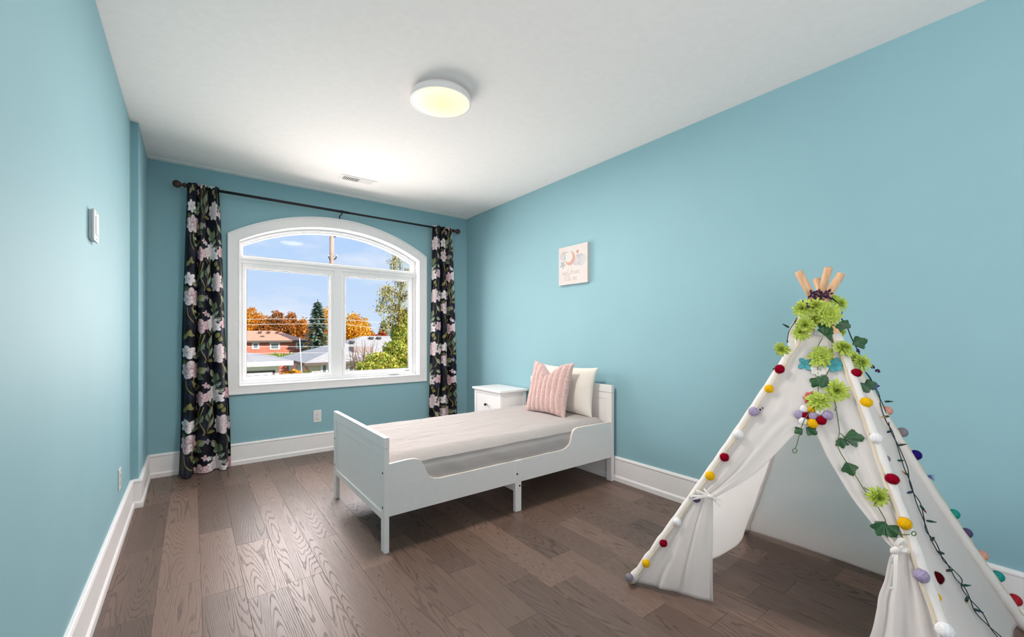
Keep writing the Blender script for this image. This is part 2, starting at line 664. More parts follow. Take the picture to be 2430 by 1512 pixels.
# floor
fl = MB().box(XL, XR, YF, YB, -0.06, -0.0125).build('floor', 'subfloor')
tag(fl, kind='structure')
random.seed(11)
CROSS = {0: [3.58, 2.846], 1: [3.163, 2.35], 2: [3.515, 2.891, 2.184], 3: [2.619, 3.69], 4: [3.142, 2.086], 5: [3.626, 2.899, 2.44],
         6: [3.903, 2.788, 1.99], 7: [1.46], 8: [1.718, 1.265], 9: [2.3], 10: [2.017, 1.36], 11: [2.005, 1.537, 0.996],
         12: [2.165, 1.36, 0.812], 13: [1.806, 0.723], 14: [2.42, 0.813], 15: [2.277, 1.541, 0.729], 16: [1.899, 0.907], 17: [1.73, 0.635]}
PW = 0.1515
mesh_cache = {}
for k in range(-1, 19):
    x0 = max(XL + 0.002, -0.272 + PW * k)
    x1 = min(XR - 0.002, -0.272 + PW * (k + 1))
    ys = sorted(CROSS.get(k, []))
    while ys and ys[-1] < YB - 0.9 or not ys:
        ys.append((ys[-1] if ys else YF) + random.uniform(0.55, 1.25))
    ys = [y for y in ys if y < YB - 0.15]
    y = ys[0] if ys else 1.0
    while y > YF + 0.9:
        y -= random.uniform(0.55, 1.2)
        if y > YF + 0.2:
            ys.insert(0, y)
    ys = [YF] + ys + [YB - 0.002]
    for a, b in zip(ys[:-1], ys[1:]):
        w, l_ = x1 - x0 - 0.0005, b - a - 0.0005
        o = MB().box(-w / 2, w / 2, -l_ / 2, l_ / 2, -0.012, 0.0).build('plank', 'oak_floor', bevel=0.0006, seg=1)
        o.location = ((x0 + x1) / 2, (a + b) / 2, 0)
        o.parent = fl

# ceiling, with the slight fold in the plaster along the window wall
m = MB()
prof = [(YF - 0.1, ZC), (YB - 0.062, ZC), (YB - 0.05, ZC - 0.004), (YB + 0.1, ZC - 0.006)]
rows = [[(XL - 0.1, y, z), (XR + 0.1, y, z)] for y, z in prof]
m.grid(rows)
m.add([(XL - 0.1, YF - 0.1, ZC + 0.1), (XR + 0.1, YF - 0.1, ZC + 0.1), (XR + 0.1, YB + 0.1, ZC + 0.1), (XL - 0.1, YB + 0.1, ZC + 0.1)], [(0, 1, 2, 3)])
tag(m.build('ceiling', 'ceiling_paint'), kind='structure')

# side walls
tag(MB().box(XR, XR + 0.12, YF, YB + 0.165, 0, ZC).build('wall_right', 'wall_paint'), kind='structure')
m = MB()
W2Y0, W2Y1, W2Z0, W2Z1 = -2.00, -0.36, 0.45, 2.20      # opening added behind the camera to let fill light in
poly = [(XL - 0.12, W2Y1), (XL, W2Y1), (XL, YJ), (XC, YJ), (XC, YB), (XL - 0.12, YB)]
m.prism(poly, lambda a, b, d: (a, b, d), 0.0, ZC)
m.box(XL - 0.12, XL, YF, W2Y0, 0, ZC)
m.box(XL - 0.12, XL, W2Y0, W2Y1, 0, W2Z0)
m.box(XL - 0.12, XL, W2Y0, W2Y1, W2Z1, ZC)
wl = m.build('wall_left', 'wall_paint', bevel=0.004, seg=3)
tag(wl, kind='structure')
tag(MB().box(XL - 0.12, XR + 0.12, YF - 0.12, YF, 0, ZC).build('wall_front', 'wall_paint'), kind='structure')

# window wall with its arched opening
m = MB()
x0, x1 = WCX - OP['half'], WCX + OP['half']
TH = 0.165
m.box(XL - 0.12, x0, YB, YB + TH, 0, ZC)
m.box(x1, XR, YB, YB + TH, 0, ZC)
m.box(x0, x1, YB, YB + TH, 0, OP['bot'])
NA = 28
poly = [(x1, ZC), (x0, ZC)] + [(x0 + (x1 - x0) * i / NA, arc_z(x0 + (x1 - x0) * i / NA, OP['half'], OP['spring'], OP['apex'])) for i in range(NA + 1)]
for i in range(NA):
    xa, xb = x0 + (x1 - x0) * i / NA, x0 + (x1 - x0) * (i + 1) / NA
    za, zb = (arc_z(q, OP['half'], OP['spring'], OP['apex']) for q in (xa, xb))
    m.prism([(xa, za), (xb, zb), (xb, ZC), (xa, ZC)], lambda a, b, d: (a, d, b), YB, YB + TH)
tag(m.build('wall_back', 'wall_paint'), kind='structure')

# baseboards
BP = [(0, 0), (0.022, 0), (0.022, 0.030), (0.020, 0.034), (0.014, 0.042), (0.013, 0.155), (0.0105, 0.157), (0.0105, 0.160), (0.016, 0.163),
      (0.0165, 0.169), (0.012, 0.179), (0.009, 0.1815), (0, 0.1815)]


def baseboard(name, fn, d0, d1):
    o = MB().prism(BP, fn, d0, d1).build(name, 'trim_paint')
    return tag(o, kind='structure')


baseboard('baseboard_back', lambda a, b, d: (d, YB - a, b), XC, XR)
baseboard('baseboard_right', lambda a, b, d: (XR - a, d, b), YF, YB)
# the left one turns the corner of the chase
m = MB()
for fn, d0, d1 in ((lambda a, b, d: (XL + a, min(d, YJ - a) if d > 0 else d, b), YF, YJ),
                   (lambda a, b, d: (d if d <= XL else XC + a, YJ - a, b), XL, XC),
                   (lambda a, b, d: (XC + a, YJ - a if d < 4 else d, b), YJ, YB)):
    m.prism(BP, fn, d0, d1)
tag(m.build('baseboard_left', 'trim_paint'), kind='structure')
baseboard('baseboard_front', lambda a, b, d: (d, YF + a, b), XL, XR)

# ------------------------------------------------------------------ window
win = bpy.data.objects.new('window_1', None)
win.location = (WCX, YB, OP['bot']); col.objects.link(win)
tag(win, 'white arched window, two panes under a curved fanlight, above the bed foot', kind='structure')


def arch_outline(half, bot, spring, apex, n=36, cx=WCX):
    pts = [(cx - half, bot), (cx - half, spring)]
    pts += [(cx - half + 2 * half * i / n, arc_z(cx - half + 2 * half * i / n, half, spring, apex, cx)) for i in range(1, n)]
    pts += [(cx + half, spring), (cx + half, bot)]
    return pts


def ring(m, outer, inner, y0, y1):
    """closed frame between two outlines with the same number of points"""
    n = len(outer)
    v = [(a, y0, b) for a, b in outer] + [(a, y0, b) for a, b in inner] + [(a, y1, b) for a, b in outer] + [(a, y1, b) for a, b in inner]
    f = []
    for i in range(n):
        j = (i + 1) % n
        f += [(i, j, n + j, n + i), (2 * n + i, 3 * n + i, 3 * n + j, 2 * n + j), (i, 2 * n + i, 2 * n + j, j), (n + i, n + j, 3 * n + j, 3 * n + i)]
    m.add(v, f)


def inset_outline(o, d):
    return arch_outline(o['half'] - d, o['bot'] + d, o['spring'] - d * 0.55, o['apex'] - d)


ca_o = arch_outline(**CA)
part('casing', 'trim_paint', win, lambda m: ring(m, ca_o, inset_outline(OP, 0), YB - 0.016, YB))
part('casing_bead', 'trim_paint', win, lambda m: ring(m, ca_o, inset_outline(CA, 0.013), YB - 0.022, YB - 0.015), bevel=0.002)
part('casing_lip', 'trim_paint', win, lambda m: ring(m, inset_outline(OP, -0.006), inset_outline(OP, 0.004), YB - 0.019, YB - 0.012), bevel=0.0015)
part('jamb_liner', 'vinyl_white', win, lambda m: ring(m, inset_outline(OP, 0.0), inset_outline(OP, 0.006), YB - 0.015, YB + 0.16))
GY = 4.39
FR0, FR1 = 4.345, 4.415
part('outer_frame', 'vinyl_white', win, lambda m: ring(m, inset_outline(OP, 0.005), inset_outline(OP, 0.030), FR0, FR1), bevel=0.002)
part('outer_frame_step', 'vinyl_white', win, lambda m: ring(m, inset_outline(OP, 0.028), inset_outline(OP, 0.040), FR0 + 0.018, FR1), bevel=0.002)
boxp('transom_bar', 'vinyl_white', win, (WCX - 0.80, WCX + 0.80, FR0, FR1, 1.728, 1.792), 0.003)
boxp('transom_ledge', 'vinyl_white', win, (WCX - 0.80, WCX + 0.80, FR0 - 0.012, FR0 + 0.002, 1.760, 1.778), 0.003)
boxp('mullion', 'vinyl_white', win, (WCX - 0.035, WCX + 0.045, FR0, FR1, 0.69, 1.73), 0.003)


def rect(x0, x1, z0, z1):
    return [(x0, z0), (x0, z1), (x1, z1), (x1, z0)]


G1 = (0.382, 1.070, 0.734, 1.686)
G2 = (1.226, 1.896, 0.734, 1.686)
for i, g in enumerate((G1, G2)):
    pad = (0.036, 0.036, 0.042, 0.045)
    ox = (g[0] - 0.035, g[1] + 0.036, g[2] - 0.040, g[3] + 0.045)
    s = part('sash', 'vinyl_white', win, lambda m: ring(m, rect(*ox), rect(g[0] - 0.008, g[1] + 0.008, g[2] - 0.008, g[3] + 0.008), FR0 + 0.008, FR1 - 0.006), bevel=0.003)
    part('glazing_bead', 'vinyl_white', s, lambda m: ring(m, rect(g[0] - 0.010, g[1] + 0.010, g[2] - 0.010, g[3] + 0.010), rect(*g), FR0 + 0.024, FR1 - 0.012), bevel=0.002)
    part('gasket', 'gasket', s, lambda m: ring(m, rect(*g), rect(g[0] + 0.004, g[1] - 0.004, g[2] + 0.004, g[3] - 0.004), GY - 0.006, GY + 0.006))
    part('pane', 'window_glass', s, lambda m: m.add([(g[0], GY, g[2]), (g[1], GY, g[2]), (g[1], GY, g[3]), (g[0], GY, g[3])], [(0, 1, 2, 3)]), fixn=False)
fan_o = arch_outline(0.800, 1.790, 1.893, 2.108)
fan_i = arch_outline(0.791, 1.799, 1.889, 2.100)
part('fanlight_bead', 'vinyl_white', win, lambda m: ring(m, fan_o, fan_i, FR0 + 0.026, FR1 - 0.010), bevel=0.002)
fan_g = arch_outline(0.787, 1.803, 1.887, 2.096)
part('gasket', 'gasket', win, lambda m: ring(m, fan_i, fan_g, GY - 0.006, GY + 0.006))
part('pane', 'window_glass', win, lambda m: m.add([(a, GY, b) for a, b in fan_i], [tuple(range(len(fan_i)))]), fixn=False)
# casement lock and crank
hd = boxp('lock_handle', 'vinyl_white', win, (1.185, 1.203, FR0 - 0.006, FR0 + 0.012, 0.86, 0.985), 0.005)
part('lock_lever', 'vinyl_white', hd, lambda m: m.tube([(1.194, FR0 - 0.004, 0.965), (1.195, FR0 - 0.016, 0.955), (1.196, FR0 - 0.018, 0.90), (1.193, FR0 - 0.014, 0.875)], [0.007, 0.007, 0.006, 0.005], 8), smooth=True)
ck = boxp('crank_cover', 'vinyl_white', win, (1.66, 1.76, FR0 - 0.022, FR0 + 0.012, 0.684, 0.706), 0.006)
part('crank_arm', 'vinyl_white', ck, lambda m: m.tube([(1.675, FR0 - 0.020, 0.700), (1.70, FR0 - 0.030, 0.712), (1.735, FR0 - 0.030, 0.709), (1.765, FR0 - 0.026, 0.697)], [0.008, 0.007, 0.006, 0.008], 8), smooth=True)
boxp('limit_label', 'gasket', win, (1.845, 1.892, FR0 + 0.0065, FR0 + 0.009, 0.711, 0.716), 0)

added_win = bpy.data.objects.new('added_window', None)  # unseen window, added so fill light can reach the near room
added_win.location = (XL, (W2Y0 + W2Y1) / 2, W2Z0); col.objects.link(added_win)
tag(added_win, 'plain white window added behind the camera to let fill light in', kind='structure')
def ring_x(m, o, i_, x0, x1):
    t = MB(); ring(t, o, i_, x0, x1)
    m.add([(p[1], p[0], p[2]) for p in t.v], t.f)
part('frame', 'vinyl_white', added_win, lambda m: ring_x(m, rect(W2Y0, W2Y1, W2Z0, W2Z1), rect(W2Y0 + 0.05, W2Y1 - 0.05, W2Z0 + 0.05, W2Z1 - 0.05), XL - 0.10, XL - 0.03))
part('casing', 'trim_paint', added_win, lambda m: ring_x(m, rect(W2Y0 - 0.08, W2Y1 + 0.08, W2Z0 - 0.08, W2Z1 + 0.08), rect(W2Y0, W2Y1, W2Z0, W2Z1), XL, XL + 0.018))
part('pane', 'window_glass', added_win, lambda m: m.add([(XL - 0.07, W2Y0, W2Z0), (XL - 0.07, W2Y1, W2Z0), (XL - 0.07, W2Y1, W2Z1), (XL - 0.07, W2Y0, W2Z1)], [(0, 1, 2, 3)]), fixn=False)

# ------------------------------------------------------------------ ceiling lamp and vent
LP = Vector((1.120, 2.140, ZC))
lamp = thing('ceiling_lamp', LP, 'round flush ceiling lamp with glowing pale yellow disc', 'lamp')
m = MB().lathe([(0.150, 0.0), (0.150, -0.012), (0.166, -0.014), (0.170, -0.018), (0.170, -0.044), (0.168, -0.047), (0.160, -0.048), (0.160, -0.040)], 64, LP)
m.build('rim', 'lamp_rim', lamp, smooth=True, bevel=0.001)
m = MB().lathe([(0.1605, -0.036), (0.1605, -0.0465), (0.14, -0.0485), (0.08, -0.0500), (0.002, -0.0505)], 64, LP)
m.build('diffuser', 'lamp_glow', lamp, smooth=True, origin=LP)
add_light('ceiling_lamp_light', 'AREA', LP + Vector((0, 0, -0.056)), (0, 0, 0), 30.0, (1.0, 0.885, 0.82), shape='DISK', size=0.31)

vx0, vx1, vy0, vy1 = 1.030, 1.285, 3.715, 3.800
vent = thing('ceiling_vent', ((vx0 + vx1) / 2, (vy0 + vy1) / 2, ZC), 'white slotted air vent in the ceiling above the window', 'vent')
def vent_frame(m):
    e = 0.02
    m.box(vx0 - e, vx1 + e, vy0 - e, vy0, ZC - 0.004, ZC)
    m.box(vx0 - e, vx1 + e, vy1, vy1 + e, ZC - 0.004, ZC)
    m.box(vx0 - e, vx0, vy0, vy1, ZC - 0.004, ZC)
    m.box(vx1, vx1 + e, vy0, vy1, ZC - 0.004, ZC)
part('frame', 'ceiling_paint', vent, vent_frame)
boxp('duct_back', 'slot_dark', vent, (vx0, vx1, vy0, vy1, ZC - 0.0012, ZC - 0.0002), 0)
ns = 19
for i in range(ns):
    x = vx0 + (vx1 - vx0) * (i + 0.5) / ns
    tl = -0.50 if i < ns * 0.5 else 0.34
    o = MB().box(-0.0045, 0.0045, -0.0425, 0.0425, -0.0008, 0.0008).build('slat', 'ceiling_paint')
    o.location = (x, (vy0 + vy1) / 2, ZC - 0.0042); o.rotation_euler = (0, tl, 0)
    o.parent = vent; o.matrix_parent_inverse = parent_inv(vent)

# ------------------------------------------------------------------ wall plates
def duplex(name, centre, nrm, label):
    """outlet plate facing nrm"""
    t = thing(name, centre, label, 'outlet')
    M = frame_to(centre, nrm)
    def tr(mb):
        mb.v = [tuple(M @ Vector(p)) for p in mb.v]
        return mb
    tr(MB().box(-0.035, 0.035, -0.057, 0.057, 0.0, 0.006)).build('cover_plate', 'plate_white', t, bevel=0.003)
    tr(MB().box(-0.0175, 0.0175, -0.0345, 0.0345, 0.0055, 0.0065)).build('gap_line', 'plate_line', t)
    f = tr(MB().box(-0.0165, 0.0165, -0.0335, 0.0335, 0.006, 0.0085)).build('receptacle', 'plate_white', t, bevel=0.001)
    for zz in (0.017, -0.019):
        for xx in (-0.0065, 0.0065):
            tr(MB().box(xx - 0.0013, xx + 0.0013, zz - 0.004, zz + 0.004, 0.0082, 0.0088)).build('slot', 'slot_dark', f)
        tr(MB().lathe([(0.0030, 0.0082), (0.0030, 0.0088)], 12, (0, zz - 0.0115, 0))).build('ground_hole', 'slot_dark', f)
    return t


duplex('wall_outlet', Vector((0.936, YB, 0.338)), (0, -1, 0), 'white outlet on the window wall below the sill, left of the bed')
duplex('wall_outlet', Vector((XL, 3.065, 0.330)), (1, 0, 0), 'white outlet low on the left wall near the corner')
SWP = Vector((XL, 2.270, 1.520))
sw = thing('wall_switch', SWP, 'grey control plate with two screws on the left wall', 'switch')
boxp('backing_box', 'switch_grey', sw, (XL, XL + 0.010, 2.226, 2.316, 1.464, 1.576), 0.003)
boxp('cover_plate', 'switch_grey', sw, (XL + 0.009, XL + 0.018, 2.222, 2.320, 1.460, 1.580), 0.005)
boxp('rocker', 'plate_white', sw, (XL + 0.017, XL + 0.021, 2.246, 2.296, 1.486, 1.556), 0.002)
for zz in (1.471, 1.570):
    MB().lathe([(0.0042, 0.0), (0.0042, 0.0015), (0.002, 0.0022)], 14, (XL + 0.0178, 2.271, zz), 'X').build('screw', 'screw_metal', sw, smooth=True)

# ------------------------------------------------------------------ painted prints (numpy canvas, metres)
class Canvas:
    def __init__(s, w, h, step, bgc, wrap=True):
        s.step = step; s.nx = int(round(w / step)); s.ny = int(round(h / step)); s.w = w; s.h = h; s.wrap = wrap
        s.a = np.empty((s.ny, s.nx, 3)); s.a[:] = bgc

    def stamp(s, cx, cy, rad, fn):
        """fn(dx, dy) -> (alpha, colour)"""
        k = int(rad / s.step) + 2
        ix = int(round(cx / s.step)); iy = int(round(cy / s.step))
        gx = np.arange(ix - k, ix + k + 1); gy = np.arange(iy - k, iy + k + 1)
        X, Y = np.meshgrid(gx * s.step - cx, gy * s.step - cy)
        al, c = fn(X, Y)
        if s.wrap:
            wx, wy = gx % s.nx, gy % s.ny
        else:
            okx = (gx >= 0) & (gx < s.nx); oky = (gy >= 0) & (gy < s.ny)
            gx, gy = gx[okx], gy[oky]
            if len(gx) == 0 or len(gy) == 0:
                return
            al = al[np.ix_(oky, okx)]
            c = c[np.ix_(oky, okx)] if isinstance(c, np.ndarray) and c.ndim == 3 else c
            wx, wy = gx, gy
        sub = s.a[np.ix_(wy, wx)]
        al = al[..., None]
        s.a[np.ix_(wy, wx)] = sub * (1 - al) + np.asarray(c) * al

    def ell(s, cx, cy, rx, ry, ang, c0, c1=None, alpha=1.0, streak=0.0):
        ca_, sa_ = math.cos(ang), math.sin(ang)
        soft = s.step * 0.9
        c0 = np.array(c0); c1 = c0 if c1 is None else np.array(c1)
        def fn(X, Y):
            u = X * ca_ + Y * sa_; v = -X * sa_ + Y * ca_
            q = np.sqrt((u / rx) ** 2 + (v / ry) ** 2)
            al = np.clip((1 - q) * min(rx, ry) / soft + 0.5, 0, 1) * alpha
            t = np.clip((u / rx + 1) / 2, 0, 1)
            if streak:
                t = np.clip(t + streak * np.sin(v / ry * 9 + u / rx * 2), 0, 1)
            return al, c0 * (1 - t[..., None]) + c1 * t[..., None]
        s.stamp(cx, cy, max(rx, ry) * 1.1, fn)

    def leaf(s, cx, cy, ln, wd, ang, c0, c1, alpha=1.0):
        ca_, sa_ = math.cos(ang), math.sin(ang)
        soft = s.step * 0.9
        c0, c1 = np.array(c0), np.array(c1)
        def fn(X, Y):
            u = (X * ca_ + Y * sa_) / ln; v = (-X * sa_ + Y * ca_)
            ed = wd * np.clip(1 - (2 * np.abs(u)) ** 1.7, 0, 1) * np.clip(1.1 - 0.5 * u, 0.3, 1.6)
            al = np.clip((ed / 2 - np.abs(v)) / soft + 0.5, 0, 1) * (np.abs(u) < 0.5) * alpha
            t = np.clip(0.5 + 0.55 * np.sin(v / wd * 16 - np.abs(u) * 9), 0, 1) * (v > 0) * 0.9 + 0.12
            return al, c0 * (1 - t[..., None]) + c1 * t[..., None]
        s.stamp(cx, cy, ln * 0.62, fn)

    def line(s, pts, wd, c, alpha=1.0):
        pts = cat_rom([(p[0], p[1], 0) for p in pts], 6)
        c = np.array(c)
        for a, b in zip(pts[:-1], pts[1:]):
            mx_, my_ = (a.x + b.x) / 2, (a.y + b.y) / 2
            dx, dy = b.x - a.x, b.y - a.y
            ln2 = dx * dx + dy * dy + 1e-12
            def fn(X, Y):
                px, py = X + mx_ - a.x, Y + my_ - a.y
                t = np.clip((px * dx + py * dy) / ln2, 0, 1)
                d = np.hypot(px - t * dx, py - t * dy)
                return np.clip((wd / 2 - d) / (s.step * 0.8) + 0.5, 0, 1) * alpha, c
            s.stamp(mx_, my_, math.sqrt(ln2) / 2 + wd, fn)

    def sample(s, u, v):
        """bilinear at metre coordinates"""
        x = u / s.step; y = v / s.step
        x0 = np.floor(x).astype(int); y0 = np.floor(y).astype(int)
        fx = (x - x0)[..., None]; fy = (y - y0)[..., None]
        if s.wrap:
            m0 = lambda i, n: i % n
        else:
            m0 = lambda i, n: np.clip(i, 0, n - 1)
        g = lambda i, j: s.a[m0(j, s.ny), m0(i, s.nx)]
        return (g(x0, y0) * (1 - fx) + g(x0 + 1, y0) * fx) * (1 - fy) + (g(x0, y0 + 1) * (1 - fx) + g(x0 + 1, y0 + 1) * fx) * fy


def floral():
    rnd = random.Random(5)
    Wt, Ht = 0.52, 0.575
    c = Canvas(Wt, Ht, 0.0012, lin(17, 18, 30))
    Z = 1215.0
    P = lambda x, y: ((x - 120) / Z * 1.0, (y - 260) / Z)
    ghost = lin(37, 40, 58)
    for gx, gy in ((200, 260), (500, 690), (330, 650), (175, 480), (560, 480), (420, 880), (150, 800), (600, 330), (380, 560), (650, 620)):
        x, y = P(gx, gy)
        for k in range(5):
            a = k * 1.257 + gx
            c.ell(x + 0.018 * math.cos(a), y + 0.018 * math.sin(a), 0.020, 0.013, a, ghost, lin(28, 30, 46), 0.8)
        c.leaf(x + 0.04, y + 0.03, 0.06, 0.03, gx, ghost, ghost, 0.7)
    olive, sage, pale, dark = lin(124, 124, 78), lin(132, 152, 128), lin(190, 208, 192), lin(72, 78, 52)
    gold = lin(158, 142, 84)
    for pts in ([(225, 90), (228, 160), (255, 230), (295, 312)], [(345, 365), (330, 470), (350, 540), (378, 610), (370, 650)], [(392, 345), (450, 420), (420, 520), (398, 610)],
                [(460, 350), (462, 440), (465, 490), (430, 560)], [(300, 415), (330, 465), (345, 500)], [(175, 815), (190, 900), (230, 960)], [(215, 820), (228, 880)],
                [(330, 240), (300, 195), (270, 160)], [(370, 380), (345, 470)], [(485, 150), (500, 190)], [(590, 660), (612, 740), (590, 800)], [(640, 380), (630, 470), (610, 520)]):
        c.line([P(*p) for p in pts], 0.0052, gold)
    for lx, ly, ln, wd, an, c0, c1 in ((275, 585, 118, 58, -0.1, olive, pale), (350, 722, 90, 60, -0.5, olive, sage), (318, 782, 105, 66, 0.5, dark, sage),
                                       (455, 60, 85, 46, 1.2, olive, pale), (500, 105, 95, 50, -1.2, olive, pale), (545, 165, 80, 50, -0.6, dark, pale), (565, 225, 70, 45, -0.5, dark, pale),
                                       (475, 760, 95, 48, 1.0, olive, pale), (540, 800, 105, 50, -1.2, olive, sage), (490, 832, 80, 44, 0.1, sage, pale),
                                       (165, 395, 70, 34, -1.0, olive, gold), (198, 360, 66, 32, -1.3, olive, gold), (215, 382, 50, 26, 0.2, olive, gold),
                                       (250, 155, 50, 24, 0.4, sage, pale), (262, 212, 48, 24, -0.3, sage, pale), (285, 205, 40, 26, 1.2, sage, pale),
                                       (320, 182, 50, 34, 1.4, olive, gold), (430, 440, 130, 44, -1.15, sage, pale), (405, 490, 100, 36, 1.3, dark, sage), (445, 540, 120, 34, -1.0, sage, pale),
                                       (320, 505, 100, 36, 0.2, olive, pale), (300, 540, 100, 40, -0.6, sage, pale), (350, 490, 80, 34, -1.1, dark, sage), (440, 632, 95, 30, 0.05, olive, gold),
                                       (470, 345, 70, 44, 1.3, dark, sage), (440, 340, 56, 34, 2.0, dark, sage), (565, 380, 60, 34, -1.2, olive, gold), (585, 420, 56, 30, -1.4, olive, gold),
                                       (165, 640, 90, 40, 0.5, dark, olive), (640, 730, 100, 44, 0.9, olive, pale), (660, 520, 90, 40, -0.8, sage, pale), (640, 860, 80, 40, 0.4, olive, pale)):
        x, y = P(lx, ly)
        c.leaf(x, y, ln / Z, wd / Z, an, c0, c1)
    white, pink, rose, deep, cream = lin(250, 246, 246), lin(234, 204, 208), lin(206, 150, 162), lin(160, 92, 108), lin(238, 222, 222)

    def bloom(px, py, R, n, ci, co, rings=2, squash=1.0, rot=0.0, eye=None):
        x, y = P(px, py); R *= 0.86 / Z
        for r in range(rings):
            f = 1.0 - 0.38 * r
            for k in range(n):
                a = rot + r * 0.5 + k * 2 * math.pi / n + rnd.uniform(-0.12, 0.12)
                ln = R * f * 0.54 * rnd.uniform(0.88, 1.1)
                ox, oy = math.cos(a) * R * f * 0.5, math.sin(a) * R * f * 0.5 * squash
                edge = tuple(0.48 * q for q in ci)
                c.ell(x + ox, y + oy, ln * 1.06, R * f * 0.36, a, edge, edge)
                c.ell(x + ox, y + oy, ln, R * f * 0.31, a, ci, co, streak=0.22)
        if eye:
            c.ell(x, y, R * 0.14, R * 0.12, 0, eye, eye)

    # white clusters
    for sx, sy, R in ((430, 280, 62), (500, 205, 48), (548, 300, 60), (470, 235, 58), (520, 260, 60), (500, 300, 46), (410, 185, 26)):
        bloom(sx, sy, R, 5, cream, white, 2, rot=sx * 0.1, eye=pink)
    bloom(345, 295, 78, 6, rose, pink, 3, 0.95, 0.4, deep)
    bloom(352, 290, 36, 5, rose, cream, 1, 0.95, 0.9, deep)
    bloom(552, 575, 86, 7, pink, cream, 3, 1.15, 0.2)
    bloom(575, 520, 60, 6, pink, cream, 2, 1.1, 0.7)
    bloom(185, 545, 76, 6, pink, white, 3, 1.0, 0.3, rose)
    bloom(215, 715, 112, 7, rose, cream, 2, 0.82, 0.15, deep)
    bloom(180, 742, 60, 5, rose, white, 2, 0.9, 0.6)
    bloom(295, 392, 32, 4, rose, lin(206, 196, 216), 2, 1.2, 0.4)
    bloom(380, 168, 28, 4, rose, pink, 2, 1.3, 0.2)
    bloom(400, 715, 26, 4, lin(120, 108, 130), lin(190, 180, 200), 2, 1.3)
    bloom(640, 260, 70, 6, rose, pink, 3, 1.0, 0.1, deep)
    bloom(655, 590, 50, 5, pink, cream, 2, 1.0, 0.3)
    return c


FLORAL = floral()


def set_print(me, colors):
    a = me.color_attributes.new('print', 'FLOAT_COLOR', 'POINT')
    n = len(colors)
    buf = np.ones((n, 4), dtype=np.float32); buf[:, :3] = colors
    a.data.foreach_set('color', buf.ravel())


def grid_mesh(name, P, mat, colors=None):
    """P: (rows, cols, 3) numpy array"""
    r, c_ = P.shape[:2]
    me = bpy.data.meshes.new(name)
    nq = (r - 1) * (c_ - 1)
    me.vertices.add(r * c_); me.vertices.foreach_set('co', P.reshape(-1).astype(np.float32))
    i, j = np.meshgrid(np.arange(r - 1), np.arange(c_ - 1), indexing='ij')
    b = i * c_ + j
    q = np.stack([b, b + 1, b + c_ + 1, b + c_], -1).reshape(-1)
    me.loops.add(nq * 4); me.loops.foreach_set('vertex_index', q.astype(np.int32))
    me.polygons.add(nq)
    me.polygons.foreach_set('loop_start', (np.arange(nq) * 4).astype(np.int32))
    me.polygons.foreach_set('loop_total', np.full(nq, 4, dtype=np.int32))
    me.polygons.foreach_set('use_smooth', np.ones(nq, dtype=bool))
    me.update(); me.validate()
    me.materials.append(MATS[mat])
    if colors is not None:
        set_print(me, colors.reshape(-1, 3))
    o = bpy.data.objects.new(name, me)
    col.objects.link(o)
    return o


# ------------------------------------------------------------------ curtain rod and curtains
RY, RZ = 4.170, 2.271
rod = thing('curtain_rod', (WCX, RY, RZ), 'thin black curtain rod with brown turned finials over the arched window', 'curtain rod')
part('rod', 'rod_black', rod, lambda m: m.tube([(-0.04, RY, RZ), (1.2, RY, RZ)], 0.0115, 16), smooth=True)
part('rod_sleeve', 'rod_black', rod, lambda m: m.tube([(1.15, RY, RZ), (2.34, RY, RZ)], 0.0098, 16), smooth=True)
for sx, x in ((-1, -0.035), (1, 2.335)):
    pr = [(0.010, 0.0), (0.016, 0.004), (0.019, 0.010), (0.016, 0.018), (0.010, 0.024), (0.010, 0.030), (0.019, 0.038), (0.027, 0.048), (0.029, 0.060), (0.026, 0.072), (0.018, 0.082), (0.006, 0.087)]
    m = MB().lathe([(r, sx * z) for r, z in pr], 14, (x, RY, RZ), 'X')
    m.build('finial', 'finial_brown', rod, smooth=True)
for x in (-0.028, 1.135, 2.322):
    b = part('bracket', 'rod_black', rod, lambda m: m.tube([(x, RY, RZ - 0.014), (x, RY + 0.012, RZ - 0.022), (x, YB - 0.012, RZ - 0.024), (x, YB - 0.004, RZ - 0.045), (x, YB - 0.003, RZ - 0.058)], 0.005, 8), smooth=True)
    part('clamp', 'rod_black', b, lambda m: m.tube([(x - 0.006, RY, RZ), (x + 0.006, RY, RZ)], 0.0145, 14), smooth=True)


